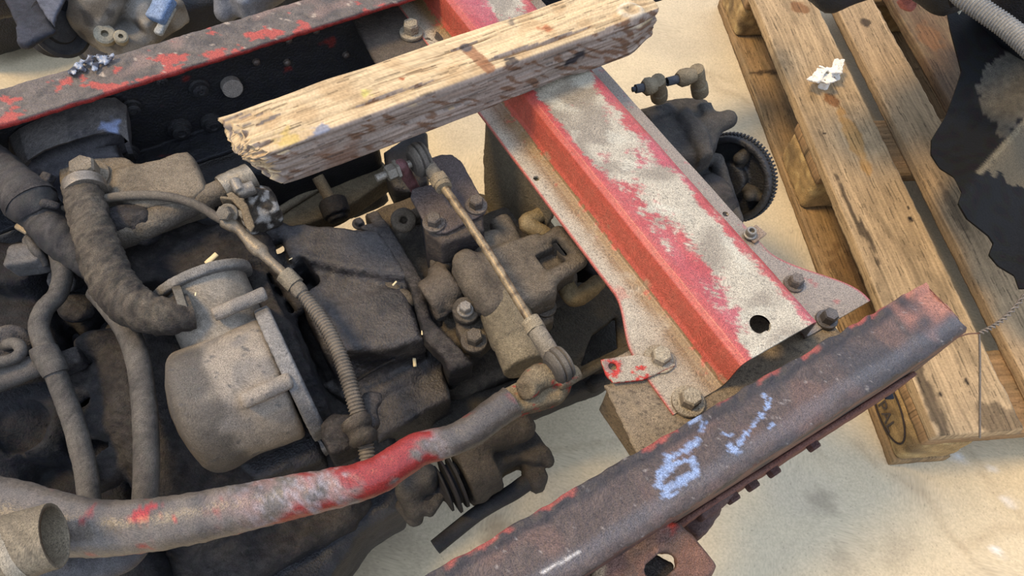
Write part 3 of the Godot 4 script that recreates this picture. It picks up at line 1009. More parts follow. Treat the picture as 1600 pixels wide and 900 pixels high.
# ---------------------------------------------------------------- crossmember
func crossmember() -> void:
	var t := thing("crossmember", "red hat section crossmember bridging the rails, thick with pale dust", "crossmember", V(0.445, 0.44, 0.45))
	# section: s offsets and heights from the left flange to the right flange
	var sec := [Vector2(0.348, 0.45), Vector2(0.374, 0.45), Vector2(0.383, 0.453), Vector2(0.387, 0.462), Vector2(0.389, 0.487), Vector2(0.391, 0.495), Vector2(0.397, 0.5), Vector2(0.49, 0.5), Vector2(0.497, 0.496), Vector2(0.500, 0.488), Vector2(0.503, 0.460), Vector2(0.508, 0.452), Vector2(0.516, 0.45), Vector2(0.549, 0.45)]
	var run := [0.0]
	for i in sec.size() - 1:
		run.append(run[-1] + (sec[i + 1] - sec[i]).length())
	var c0 := 0.86; var c1 := 0.134
	var edge := func(c: float) -> float:               # left flange widens towards the near rail
		if c > 0.285: return 0.348
		if c > 0.205: return lerpf(0.320, 0.348, sst(0.205, 0.29, c))
		return 0.318
	var redge := func(c: float) -> float:
		return 0.549 + 0.06 * sst(0.25, 0.14, c)
	var pos := func(u: float, v: float) -> Vector3:
		var c := lerpf(c0, c1, u)
		var w: float = v * float(run[-1])
		var i := 0
		while i < sec.size() - 2 and run[i + 1] < w:
			i += 1
		var q: Vector2 = (sec[i] as Vector2).lerp(sec[i + 1], (w - run[i]) / (run[i + 1] - run[i]))
		if q.x < 0.374:
			q.x = lerpf(edge.call(c), 0.374, (q.x - 0.348) / 0.026)
		if q.x > 0.516:
			q.x = lerpf(0.516, redge.call(c), (q.x - 0.516) / 0.033)
		var p := V(q.x, q.y, c)
		p.y += nf(p, 14.0) * 0.0009
		for h: Array in [[P(1188, 507, 0.5), 0.0115], [P(838, 279, 0.45), 0.0042], [P(1134, 334, 0.45), 0.004]]:
			var d := Vector2(p.x - h[0].x, p.z - h[0].z)
			if d.length() < h[1] + 0.0017 and absf(p.y - h[0].y) < 0.008:
				d = d.normalized() * h[1]
				p.x = h[0].x + d.x; p.z = h[0].z + d.y
		return p
	var hole := func(u: float, v: float) -> bool:
		var p: Vector3 = V(lerpf(0, 0, 0), 0, 0)
		var c := lerpf(c0, c1, u)
		var w: float = v * float(run[-1])
		var i := 0
		while i < sec.size() - 2 and run[i + 1] < w:
			i += 1
		var q: Vector2 = (sec[i] as Vector2).lerp(sec[i + 1], (w - run[i]) / (run[i + 1] - run[i]))
		if q.x < 0.374:
			q.x = lerpf(edge.call(c), 0.374, (q.x - 0.348) / 0.026)
		if q.x > 0.516:
			q.x = lerpf(0.516, redge.call(c), (q.x - 0.516) / 0.033)
		p = V(q.x, q.y, c)
		for h: Array in [[P(1188, 507, 0.5), 0.0106], [P(838, 279, 0.45), 0.004], [P(1134, 334, 0.45), 0.004]]:
			if Vector2(p.x - h[0].x, p.z - h[0].z).length() < h[1] and absf(p.y - h[0].y) < 0.008:
				return true
		return false
	var beige := lin(204, 192, 168)
	var red := lin(194, 58, 62)
	var col := func(p: Vector3, n: Vector3) -> Color:
		var s := p.x; var c := -p.z
		var a := fbm(p + Vector3(2, 5, 1), 16.0)
		var b := fbm(p + Vector3(9, 5, 1), 40.0)
		var dust := beige * (1.0 + 0.1 * nf(p, 60.0) + 0.06 * nf(p, 240.0))
		if nf(p, 330.0) > 0.62 - 0.1 * a: dust *= 0.55
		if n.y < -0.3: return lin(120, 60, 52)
		var w := 0.0
		var sm := nf(Vector3((s + c) * 150.0, (s - c) * 38.0, 3.0), 1.0) * 0.5 + nf(Vector3((s - c) * 120.0, (s + c) * 60.0, 8.0), 1.0) * 0.3 + nf(p, 300.0) * 0.35
		if p.y < 0.456 and s < 0.39:
			# left flange: pale at the edge, ochre dust in the valley
			dust = dust.lerp(lin(156, 122, 78), sst(0.356, 0.380, s + 0.006 * a) * 0.95 * sst(-0.7, 0.1, a + 0.3))
			dust = dust.lerp(lin(150, 124, 88), sst(0.26, 0.20, c) * 0.35)
			w = sst(0.2, 0.5, b + sst(0.378, 0.39, s) * 0.5 - 0.16 + 0.2 * sm) * 0.85 * sst(0.365, 0.38, s + 0.01 * a)
			w = maxf(w, sst(0.0032, 0.001, s - edge.call(c)) * 0.9)
			w = maxf(w, sst(0.014, 0.006, Vector2(s - 0.352, c - 0.285).length() + 0.006 * nf(p, 130.0)) * 0.35)
		elif p.y < 0.496 and s < 0.42:
			w = sst(-0.35, 0.05, a * 0.8 + 0.15 + sst(0.455, 0.485, p.y) * 0.5 - sst(0.16, 0.13, c) * 0.3 + 0.15 * sm) * 0.95
			dust = dust.lerp(lin(168, 134, 92), 0.8)
		elif p.y > 0.49:
			var m := sst(0.412, 0.394, s) * 0.75 + sst(0.474, 0.494, s) * 0.42
			m += sst(0.468, 0.432, s + 0.02 * a) * sst(0.44, 0.38, c) * sst(0.150, 0.19, c) * 0.5
			m += sst(0.55, 0.6, c) * sst(0.44, 0.40, s) * 0.4
			m += sst(0.440, 0.460, s) * sst(0.36, 0.41, c) * sst(0.57, 0.50, c) * 0.34
			m += sst(0.46, 0.485, s) * sst(0.40, 0.34, c) * 0.12
			m += sst(0.60, 0.66, c) * 0.3
			m -= sst(0.03, 0.012, absf(s - 0.452 - 0.02 * a)) * 0.22
			w = sst(0.14, 0.42, m + a * 0.36 + b * 0.24 + 0.26 * sm - 0.04)
			dust = dust.lerp(lin(150, 136, 116), sst(-0.1, 0.6, nf(p + Vector3(0, 0, 3), 17.0) + sst(0.38, 0.5, c) * 0.5 + 0.2 * sm) * 0.75)
			dust = dust.lerp(lin(228, 222, 200), sst(0.15, 0.6, nf(p + Vector3(5, 0, 3), 19.0) + 0.3 * sm) * 0.5)
		else:
			dust = dust.lerp(lin(150, 136, 126), 0.75)
			w = sst(0.5, 0.6, b + 0.1) * 0.5 + sst(0.498, 0.494, s) * 0.7
			w = maxf(w, sst(0.0035, 0.001, redge.call(c) - s) * sst(0.3, 0.2, c))
		var paint := red.lerp(lin(190, 76, 98), sst(-0.2, 0.4, nf(p + Vector3(0, 3, 0), 9.0) + sst(0.40, 0.3, c) * 0.3) * 0.6 * sst(0.40, 0.42, s))
		paint = paint.lerp(lin(222, 90, 70), sst(0.408, 0.388, s) * 0.8)  # highlight along the ridge painted in as lighter orange-red
		paint = paint.lerp(dust, 0.12 + 0.14 * clampf(sm, 0.0, 1.0))
		return dust.lerp(paint * (1.0 + 0.12 * nf(p, 120.0)), clampf(w, 0, 1))
	var m := sheet(420, 210, pos, 0.0032, col, hole)
	obj("hat_section", m, "paint", t)
	var bc := dirt(lin(146, 130, 108), lin(190, 176, 150), 0.9)
	bolt(t, P(1030, 562, 0.451), Vector3.UP, 0.0108, 0.014, bc, "cast", 1.6)
	bolt(t, P(1075, 628, 0.451), Vector3.UP, 0.0112, 0.015, bc, "cast", 1.6)
	bolt(t, P(1240, 444, 0.451), Vector3.UP, 0.0085, 0.012, dirt(lin(120, 110, 104), lin(150, 140, 130), 0.5), "cast", 1.4)
	bolt(t, P(1291, 500, 0.451), Vector3.UP, 0.009, 0.013, dirt(lin(100, 94, 90), lin(130, 122, 116), 0.5), "steel", 1.4)
	bolt(t, P(643, 52, 0.452), Vector3.UP, 0.0115, 0.016, bc, "cast", 1.5)
	# torn tab with a hole beside the bolts
	var hp := P(956, 575, 0.45)
	var tab := sdf([splate([Vector2(938, 561), Vector2(995, 553), Vector2(1040, 560), Vector2(1058, 570), Vector2(1004, 594), Vector2(958, 598), Vector2(946, 585)], 0.4555, 0.004, 0.0015), minus(scyl(hp - Vector3(0, 0.02, 0), hp + Vector3(0, 0.02, 0), 0.0045, 0.0005))], 0.0016, func(p: Vector3, n: Vector3) -> Color:
		var c := lin(186, 172, 150) * (1.0 + 0.15 * nf(p, 120.0))
		var d := Vector2(p.x - hp.x, p.z - hp.z).length()
		c = c.lerp(lin(150, 110, 104), sst(0.013, 0.008, d + 0.003 * nf(p, 130.0)) * 0.8)
		return c.lerp(lin(206, 64, 54), sst(0.25, 0.4, fbm(p, 60.0) + (0.45 if n.y < 0.4 else 0.0) + sst(0.012, 0.0, p.x - 0.283) * 0.3)), 0.0004, 80.0)
	obj("tab", tab, "dusty", t)
	# bracket below, joining the flange to the near rail
	var ops := [sbox(V(0.42, 0.4445, 0.165), Vector3(0.26, 0.006, 0.11), 0.002), splate([Vector2(943, 600), Vector2(1010, 588), Vector2(1075, 690), Vector2(1000, 720)], 0.446, 0.006, 0.002)]
	var cb := V(0.29, 0.40, 0.155)
	ops.append(sbox(cb, Vector3(0.006, 0.095, 0.095), 0.002, 0.004))
	ops.append(sbox(V(0.352, 0.40, 0.112), Vector3(0.125, 0.095, 0.005), 0.002, 0.004))
	var bk := sdf(ops, 0.003, func(p: Vector3, n: Vector3) -> Color:
		var c := lin(150, 132, 106) * (1.0 + 0.15 * nf(p, 50.0) + 0.1 * nf(p, 250.0))
		if nf(p, 210.0) > 0.55: c *= 0.5
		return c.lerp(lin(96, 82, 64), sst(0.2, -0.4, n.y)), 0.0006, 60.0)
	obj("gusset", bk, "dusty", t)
	# the far end: dark plate that the crossmember is bolted to
	ops = [splate([Vector2(548, 26), Vector2(700, -40), Vector2(720, 60), Vector2(590, 105)], 0.4495, 0.008, 0.002)]
	obj("end_plate", sdf(ops, 0.004, dirt(lin(74, 66, 60), lin(120, 108, 94), 0.7), 0.001, 50.0), "cast", t)
	# side web hanging under the left flange
	ops = [spoly([Vector2(0.09, 0.0), Vector2(-0.09, 0.0), Vector2(-0.07, -0.11), Vector2(0.0, -0.20), Vector2(0.085, -0.20), Vector2(0.095, -0.10)], V(0.362, 0.446, 0.52), Vector3(0, 0, -1), Vector3(0, 1, 0), 0.003)]
	obj("web_plate", sdf(ops, 0.004, dirt(lin(122, 110, 88), lin(150, 136, 108), 0.5), 0.001, 40.0), "cast", t)
	# clip nut on the right flange
	var cl := sdf([sbox(P(1180, 366, 0.4525) , Vector3(0.024, 0.003, 0.018), 0.001, 0.0, Vector3(0, 10, 0))], 0.0015, dirt(lin(150, 120, 100), lin(176, 160, 140), 0.6))
	var cn := thing("clip_nut", "small square clip nut on the right flange of the red crossmember", "nut", P(1180, 366, 0.4515))
	obj("clip", cl, "cast", cn)
	var nm := MB.new()
	var nc := dirt(lin(150, 144, 134), lin(180, 172, 160), 0.6)
	lathe(nm, P(1171, 367, 0.454), Vector3.UP, [Vector2(0.008, 0), Vector2(0.008, 0.002), Vector2(0.0062, 0.003), Vector2(0.0062, 0.0085), Vector2(0.0056, 0.0095), Vector2(0.0035, 0.0095), Vector2(0.0035, 0.004), Vector2(0, 0.004)], 20, nc)
	obj("nut", nm, "steel", cn)

# ---------------------------------------------------------------- timber
func timber() -> void:
	var s0 := 0.040; var s1 := 0.612; var ca := 0.563; var cb := 0.640; var h0 := 0.5005; var h1 := 0.5625
	var per := []                       # rounded rectangle (c, h)
	var r := 0.006
	for q: Array in [[ca, h0, 180], [ca, h1, 90], [cb, h1, 0], [cb, h0, 270]]:
		pass
	var W := cb - ca; var H := h1 - h0
	var corner := [Vector2(ca + r, h0 + r), Vector2(ca + r, h1 - r), Vector2(cb - r, h1 - r), Vector2(cb - r, h0 + r)]
	for k in 4:
		var a0 := PI * 1.5 - k * PI * 0.5
		for j in 4:
			var an := a0 - j * PI / 8.0
			var dd := Vector2(cos(an), sin(an))
			per.append((corner[k] as Vector2) + dd * r)
		var nx: Vector2 = corner[(k + 1) % 4]
		var an2 := a0 - PI * 0.5
		var e := Vector2(cos(an2), sin(an2)) * r
		var pa: Vector2 = (corner[k] as Vector2) + e
		var pb := nx + e
		var n := int((pb - pa).length() / 0.0016)
		for j in range(0, n):
			per.append(pa.lerp(pb, float(j) / n))
	var np := per.size()
	var ns := 330
	var m := MB.new()
	var knot := P(985, 17, 0.5625)
	for i in ns + 1:
		for k in np:
			var q: Vector2 = per[k]
			var ctr := Vector2((ca + cb) * 0.5, (h0 + h1) * 0.5)
			var outw := (q - ctr)
			# torn left end, rounded right end
			var jag := 0.007 * nf(Vector3(q.x * 45.0, q.y * 60.0, 1.0), 1.0) + 0.007 * nf(Vector3(q.x * 120.0, q.y * 230.0, 5.0), 1.0)
			var st := s0 + jag + 0.014 * (1.0 - (q.y - h0) / H) + 0.02 * (1.0 - (q.x - ca) / W)
			var en := s1 - 0.018 * (1.0 - (q.x - ca) / W) + 0.004 * nf(Vector3(q.x * 60.0, q.y * 60.0, 9.0), 1.0)
			var s := lerpf(st, en, float(i) / ns)
			var tl := s - s0
			var shrink := 1.0 - 0.04 * sst(0.05, 0.0, tl) - 0.28 * sst(0.045, -0.002, en - s)
			var dd := ctr + outw * shrink
			var g := nf(Vector3(s * 6.0, q.x * 190.0, q.y * 190.0), 1.0) * 0.0011 + nf(Vector3(s * 14.0, q.x * 420.0, q.y * 420.0), 1.0) * 0.0007
			g += nf(Vector3(s * 11.0, q.x * 40.0, q.y * 40.0), 1.0) * 0.0012
			var crack := nf(Vector3(s * 5.0, q.x * 75.0, q.y * 75.0 + 3.0), 1.0)
			g -= sst(0.55, 0.8, crack) * 0.0035
			g += sst(0.09, 0.0, tl) * (nf(Vector3(s * 14.0, q.x * 110.0, q.y * 170.0), 1.0) * 0.0028 - sst(0.25, 0.6, nf(Vector3(s * 9.0, q.x * 60.0, q.y * 150.0 + 9.0), 1.0)) * 0.005)
			var p := V(s, dd.y, dd.x)
			var on := Vector3(0, outw.y / H, -outw.x / W)
			on = Vector3(0, signf(on.y) * pow(absf(on.y) * 2, 5.0), signf(on.z) * pow(absf(on.z) * 2, 5.0)).normalized()
			if q.y > h1 - 0.003:
				var kd := Vector2(p.x - knot.x, (p.z - knot.z) * 1.2).length()
				g += 0.0035 * sst(0.012, 0.0, absf(kd - 0.013)) - 0.001 * sst(0.01, 0.0, kd)
			if q.y < h0 + 0.008 : g = minf(g, 0.0)
			m.add(p + on * g, Vector3.UP, Color.WHITE, Vector2(s * 1.8, k * 0.0016 * 1.8))
	for i in ns:
		for k in np:
			var k2 := (k + 1) % np
			m.quad(i * np + k, i * np + k2, (i + 1) * np + k2, (i + 1) * np + k)
	# ends: shrinking rings with torn fibres
	for e in 2:
		var prev := []
		for k in np:
			prev.append((0 if e == 0 else ns * np) + k)
		for ring in 9:
			var f := 1.0 - (ring + 1) / 9.0
			var cur := []
			for k in np:
				var b: Vector3 = m.v[(0 if e == 0 else ns * np) + k]
				var cc := V(b.x, (h0 + h1) * 0.5, (ca + cb) * 0.5)
				var q := cc + (b - cc) * f
				q.x = (s0 if e == 0 else s1 - 0.004) + (b.x - (s0 if e == 0 else s1 - 0.004)) * f
				q.x += (0.008 if e == 0 else 0.002) * (nf(Vector3(q.z * 70.0, q.y * 240.0, 3.0), 1.0)) * (1.0 - absf(f - 0.5) * 0.6)
				cur.append(m.add(q, Vector3.RIGHT, Color.WHITE, Vector2(q.y * 3.0, q.z * 3.0)))
			for k in np:
				var k2 := (k + 1) % np
				if e == 0: m.quad(cur[k], cur[k2], prev[k2], prev[k])
				else: m.quad(prev[k], prev[k2], cur[k2], cur[k])
			prev = cur
	m.smooth()
	var stains := [[P(505, 204, 0.5625), 0.013, lin(150, 156, 172), 0.9], [P(450, 215, 0.5625), 0.016, lin(220, 190, 96), 0.6], [P(572, 146, 0.5625), 0.008, lin(226, 214, 120), 0.8], [P(627, 124, 0.5625), 0.004, lin(176, 98, 60), 1.0], [P(852, 45, 0.5625), 0.010, lin(186, 112, 76), 0.8], [P(800, 95, 0.5625), 0.012, lin(72, 68, 70), 0.9], [P(873, 72, 0.556), 0.007, lin(66, 66, 70), 1.0], [P(800, 36, 0.5625), 0.010, lin(110, 104, 98), 0.7], [P(640, 148, 0.5625), 0.018, lin(224, 196, 150), 0.5]]
	var sta := P(728, 74, 0.5625); var stb := P(764, 106, 0.5625)
	m.paint(func(p: Vector3, n: Vector3) -> Color:
		var s := p.x; var q := Vector2(-p.z, p.y)
		var g := nf(Vector3(s * 6.0, q.x * 190.0, q.y * 190.0), 1.0) * 0.6 + nf(Vector3(s * 14.0, q.x * 420.0, q.y * 420.0), 1.0) * 0.4
		var c := lin(228, 202, 160) * (1.0 + 0.18 * g + 0.08 * nf(p, 18.0))
		c = c.lerp(lin(190, 156, 112), sst(0.1, 0.7, nf(p + Vector3(1, 0, 0), 26.0)) * 0.5)
		var crack := nf(Vector3(s * 5.0, q.x * 75.0, q.y * 75.0 + 3.0), 1.0)
		c = c.lerp(lin(96, 74, 54), sst(0.5, 0.75, crack) * 0.75)
		if n.z > 0.6:
			c = lin(158, 144, 132) * (1.0 + 0.25 * g)  # front face: its shade away from the sun painted as greyer wood
			c = c.lerp(lin(112, 76, 48), sst(0.25, 0.5, nf(Vector3(s * 34.0, q.x * 60.0, q.y * 110.0 + s * 60.0), 1.0) + 0.35 * sst(0.35, 0.6, s) + nf(p, 14.0) * 0.4 - 0.12) * 0.75)
			c = c.lerp(lin(120, 84, 62), sst(0.045, 0.0, Vector2(s - 0.135, (p.y - 0.515) * 1.4).length() + 0.02 * nf(p, 40.0)) * 0.7)
			c = c.lerp(lin(60, 58, 60), sst(0.011, 0.003, seg_dist(p, PC(905, 85, 0.565), PC(888, 95, 0.565)) + 0.004 * nf(p, 90.0)))
		if n.y > 0.4:
			for k: Array in stains:
				c = c.lerp(k[2], sst(k[1], k[1] * 0.4, (p - k[0]).length() + k[1] * 0.5 * nf(p, 110.0)) * k[3])
			var sd := seg_dist(p, sta, stb)
			c = c.lerp(lin(164, 116, 84), sst(0.0085, 0.007, sd) * 0.85)
			c = c.lerp(lin(112, 104, 100), sst(0.009, 0.006, (p - sta).length()))
			var kd := Vector2(p.x - knot.x, (p.z - knot.z) * 1.2).length()
			c = c.lerp(lin(236, 222, 196), sst(0.006, 0.0, absf(kd - 0.016)) * 0.8)
			c = c.lerp(lin(150, 130, 104), sst(0.011, 0.004, kd) * 0.7)
		return c)
	var o := obj("timber_block", m, "wood")
	tag(o, "weathered split timber beam lying across the red crossmember", "timber")

# ---------------------------------------------------------------- gearbox
func v2(list: Array) -> Array:
	var o := []
	for k in range(0, list.size(), 2):
		o.append(Vector2(list[k], list[k + 1]))
	return o

func up(p: Vector3, h: float) -> Vector3:
	return p + Vector3(0, h, 0)

var grime: Callable
var soot: Callable
var dusty: Callable
var pale: Callable
var tan_dust: Callable

func palettes() -> void:
	grime = dirt(lin(33, 32, 35), lin(98, 91, 85), 0.75, 13.0, 0.35)
	soot = dirt(lin(22, 22, 25), lin(56, 53, 52), 0.6, 13.0, 0.35)
	dusty = dirt(lin(62, 56, 49), lin(112, 101, 86), 0.9, 14.0, 0.3)
	pale = dirt(lin(128, 120, 108), lin(172, 160, 142), 0.95, 12.0, 0.15)
	tan_dust = dirt(lin(112, 96, 74), lin(156, 138, 108), 0.9, 12.0, 0.2)

func gearbox() -> void:
	var t := thing("gearbox", "large black gearbox casting caked in oily dust between the two rails", "gearbox", V(0.1, 0.06, 0.46))
	# main case with its raised pads
	var ops := [sprof(v2([0.62, 0.26, 0.60, 0.325, 0.55, 0.343, 0.47, 0.340, 0.425, 0.325, 0.385, 0.268, 0.358, 0.19, 0.335, 0.06, 0.62, 0.06]), 0.035, 0.17, 0.008)]
	ops.append(splate(v2([432, 352, 470, 346, 592, 358, 616, 385, 640, 432, 560, 424, 500, 412, 450, 402]), 0.356, 0.06, 0.010, 0.010))
	ops.append(splate(v2([508, 480, 560, 458, 632, 446, 664, 530, 600, 545, 522, 550]), 0.345, 0.06, 0.009, 0.008))
	ops.append(splate(v2([552, 606, 688, 554, 704, 620, 590, 688]), 0.278, 0.08, 0.008, 0.006))
	ops.append(splate(v2([500, 600, 660, 520, 690, 560, 560, 640]), 0.285, 0.08, 0.008, 0.01))
	ops.append(splate(v2([398, 398, 450, 392, 545, 470, 500, 482, 424, 440]), 0.335, 0.03, 0.006, 0.008))
	ops.append(minus(sbox(P(476, 436, 0.335), Vector3(0.028, 0.10, 0.045), 0.006, 0.0, Vector3(0, 10, 0))))
	ops.append(scap(P(425, 360, 0.35), P(395, 380, 0.34), 0.018, 0.02, 0.012))
	obj("main_case", sdf(ops, 0.0034, grime, 0.0022, 42.0), "greasy", t)
	# flange rib with its bosses at the rear
	ops = [sprof(v2([0.632, 0.26, 0.612, 0.335, 0.555, 0.356, 0.465, 0.354, 0.415, 0.338, 0.374, 0.276, 0.346, 0.19, 0.325, 0.06, 0.62, 0.06]), 0.168, 0.186, 0.004)]
	ops.append(splate(v2([560, 352, 580, 346, 606, 366, 652, 430, 676, 500, 722, 545, 740, 568, 702, 580, 690, 556, 662, 528, 640, 446, 596, 372]), 0.352, 0.03, 0.004, 0.006))
	ops.append(splate(v2([690, 556, 728, 540, 740, 566, 700, 582]), 0.31, 0.05, 0.003, 0.004))
	var chipped := P(746, 556, 0.325)
	obj("end_flange", sdf(ops, 0.0036, func(p: Vector3, n: Vector3) -> Color:
		var c: Color = grime.call(p, n)
		return c.lerp(lin(150, 154, 168), sst(0.013, 0.007, (p - chipped).length() + 0.006 * nf(p, 120.0))), 0.0016, 50.0), "cast", t)
	# bell housing and clutch side
	ops = [scyl(V(-0.22, 0.15, 0.50), V(0.02, 0.15, 0.49), 0.2, 0.03)]
	ops.append(scyl(V(-0.012, 0.15, 0.49), V(0.012, 0.15, 0.49), 0.218, 0.004, 0.006))
	ops.append(splate(v2([175, 345, 260, 330, 345, 352, 400, 330, 420, 372, 395, 402, 330, 425, 250, 440, 200, 440]), 0.372, 0.06, 0.012, 0.02))
	ops.append(scap(P(290, 385, 0.365), P(380, 350, 0.37), 0.010, 0.012, 0.012))
	ops.append(sell(P(365, 395, 0.36), Vector3(0.018, 0.014, 0.016), 0.01))
	ops.append(scap(P(408, 380, 0.36), P(470, 480, 0.33), 0.010, 0.010, 0.01))
	ops.append(sbox(V(-0.16, 0.14, 0.36), Vector3(0.30, 0.16, 0.2), 0.02, 0.02))
	ops.append(sbox(V(0.03, 0.16, 0.46), Vector3(0.08, 0.22, 0.30), 0.02, 0.02))
	for q: Array in [[120, 480, 0.33], [150, 540, 0.33], [170, 600, 0.32], [140, 660, 0.32], [190, 660, 0.32], [160, 740, 0.31], [260, 740, 0.31], [110, 600, 0.32], [250, 700, 0.31]]:
		ops.append(sell(P(q[0], q[1], q[2]), Vector3(0.026, 0.016, 0.022), 0.015, Vector3(0, q[0], 0)))
	obj("bell_housing", sdf(ops, 0.0048, dirt(lin(28, 27, 30), lin(76, 70, 64), 0.7, 13.0, 0.4), 0.0045, 40.0), "cast", t)
	# rear housing that carries the change-over valve
	ops = [sbox(V(0.29, 0.22, 0.47), Vector3(0.22, 0.20, 0.17), 0.03), sbox(V(0.24, 0.16, 0.40), Vector3(0.16, 0.14, 0.12), 0.02, 0.01)]
	ops.append(splate(v2([600, 372, 640, 352, 700, 380, 760, 440, 740, 540, 690, 540, 640, 440]), 0.325, 0.03, 0.008, 0.012))
	ops.append(scyl(P(650, 385, 0.33), V(0.22, 0.31, 0.58), 0.03, 0.006, 0.012))
	ops.append(scyl(P(722, 410, 0.30), P(722, 410, 0.37), 0.042, 0.01, 0.01))
	ops.append(scap(P(600, 440, 0.335), P(640, 470, 0.335), 0.008, 0.01, 0.01))
	var rng := RandomNumberGenerator.new()
	rng.seed = 21
	for k in 40:
		var p := P(rng.randf_range(630, 715), rng.randf_range(400, 510), 0.325)
		ops.append(sell(p, Vector3.ONE * rng.randf_range(0.0035, 0.008), 0.003))
	obj("rear_housing", sdf(ops, 0.0045, dusty, 0.0026, 45.0), "cast", t)
	# bracket plate on top of a block
	ops = [splate(v2([652, 290, 700, 285, 755, 330, 757, 358, 690, 380, 664, 360]), 0.425, 0.10, 0.006)]
	obj("bracket_block", sdf(ops, 0.003, dirt(lin(58, 52, 50), lin(104, 92, 80), 0.9), 0.001, 60.0), "cast", t)
	ops = [splate(v2([672, 246, 686, 241, 706, 240, 722, 252, 757, 317, 759, 330, 748, 338, 697, 363, 682, 364, 668, 356, 641, 308, 643, 296, 652, 291, 676, 287, 682, 270]), 0.432, 0.006, 0.002)]
	var bp := obj("bracket_plate", sdf(ops, 0.0022, dirt(lin(72, 64, 62), lin(112, 100, 94), 0.9), 0.0006, 60.0), "cast", t)
	var bc := dirt(lin(84, 76, 68), lin(128, 116, 104), 0.9)
	var n1 := P(631, 344, 0.375)
	var nd := Vector3(-0.1, 0.8, 0.6).normalized()
	obj("lug", sdf([scyl(n1 - nd * 0.012, n1 + nd * 0.004, 0.017, 0.004), sbox(n1 - nd * 0.02 + Vector3(0.01, -0.02, 0), Vector3(0.04, 0.05, 0.02), 0.005, 0.008), minus(scyl(n1 - nd * 0.01, n1 + nd * 0.05, 0.0048, 0.0005))], 0.0024, dirt(lin(86, 75, 60), lin(116, 102, 84), 0.8), 0.0008, 60.0), "cast", t)
	bolt(t, P(678, 349, 0.4325), Vector3.UP, 0.0095, 0.012, bc, "cast", 1.5, 0.1)
	bolt(t, P(744, 322, 0.4325), Vector3.UP, 0.0095, 0.012, bc, "cast", 1.5, 0.5)
	bolt(t, P(560, 350, 0.345), Vector3(0.2, 1, 0.2), 0.006, 0.008, grime, "cast")
	# lower dark mass reaching below the frame
	ops = [splate(v2([-60, 690, 420, 690, 560, 700, 640, 752, 624, 795, 596, 812, 560, 836, 524, 890, 470, 1000, -60, 1000]), 0.19, 0.13, 0.02)]
	ops.append(sell(P(500, 790, 0.19), Vector3(0.05, 0.03, 0.04), 0.02))
	ops.append(splate(v2([352, 716, 470, 655, 500, 684, 508, 716, 400, 752]), 0.30, 0.12, 0.008, 0.01))
	ops.append(sell(P(330, 850, 0.19), Vector3(0.07, 0.03, 0.05), 0.02))
	ops.append(scap(P(420, 740, 0.2), P(470, 690, 0.26), 0.025, 0.02, 0.02))
	ops.append(scap(P(340, 720, 0.22), P(300, 700, 0.25), 0.03, 0.03, 0.02))
	obj("sump", sdf(ops, 0.0065, soot, 0.004, 30.0), "greasy", t)
	# ribs of the case seen from the side
	ops = [scap(P(520, 560, 0.30), P(545, 600, 0.27), 0.007, 0.006), sbox(P(500, 640, 0.24), Vector3(0.03, 0.10, 0.10), 0.008), scap(P(468, 560, 0.25), P(474, 680, 0.2), 0.004, 0.004)]
	obj("rib", sdf(ops, 0.0035, soot, 0.0015, 50.0), "greasy", t)

	# engine block left of it
	var en := thing("engine_block", "soot black engine flank behind the hoses at the left", "engine", V(-0.38, 0.03, 0.5))
	ops = [sbox(V(-0.44, 0.18, 0.50), Vector3(0.22, 0.26, 0.34), 0.03)]
	ops.append(sbox(V(-0.33, 0.16, 0.44), Vector3(0.20, 0.20, 0.34), 0.03, 0.03))
	ops.append(splate(v2([-40, 430, 60, 440, 90, 540, 110, 640, 90, 700, -40, 720]), 0.33, 0.10, 0.02, 0.02))
	ops.append(sell(P(150, 570, 0.27), Vector3(0.035, 0.02, 0.03), 0.015))
	ops.append(sell(P(170, 700, 0.26), Vector3(0.04, 0.02, 0.05), 0.015))
	ops.append(minus(scyl(P(30, 665, 0.36), P(30, 665, 0.315), 0.03, 0.004)))
	ops.append(splate(v2([-30, 375, 50, 372, 70, 410, 30, 440, -30, 440]), 0.37, 0.05, 0.01, 0.01))
	ops.append(splate(v2([80, 390, 150, 400, 170, 470, 130, 520, 100, 500]), 0.30, 0.06, 0.015, 0.02))
	obj("flank", sdf(ops, 0.0055, soot, 0.005, 30.0), "cast", en)
	obj("boss", sdf([sbox(P(110, 565, 0.345), Vector3(0.03, 0.025, 0.025), 0.005)], 0.0028, grime, 0.001, 60.0), "cast", en)
	ops = [sbox(P(48, 405, 0.395), Vector3(0.045, 0.03, 0.03), 0.004, 0.0, Vector3(0, -25, 10)), scyl(P(20, 400, 0.40), P(60, 392, 0.405), 0.013, 0.003, 0.004)]
	obj("connector", sdf(ops, 0.0025, dirt(lin(88, 86, 84), lin(124, 118, 112), 0.9), 0.001, 60.0), "rubber", en)
	for ops2: Array in [[scyl(P(116, 430, 0.33), P(95, 440, 0.36), 0.017, 0.003)], [scyl(P(15, 540, 0.355), P(15, 540, 0.375), 0.024, 0.004)]]:
		obj("boss", sdf(ops2, 0.0025, dirt(lin(72, 70, 70), lin(120, 110, 100), 0.8), 0.001, 60.0), "cast", en)
	ops = [sbox(P(38, 356, 0.43), Vector3(0.012, 0.008, 0.02), 0.001, 0.0, Vector3(0, 30, 20))]
	obj("terminal", sdf(ops, 0.0015, tan_dust), "steel", en)

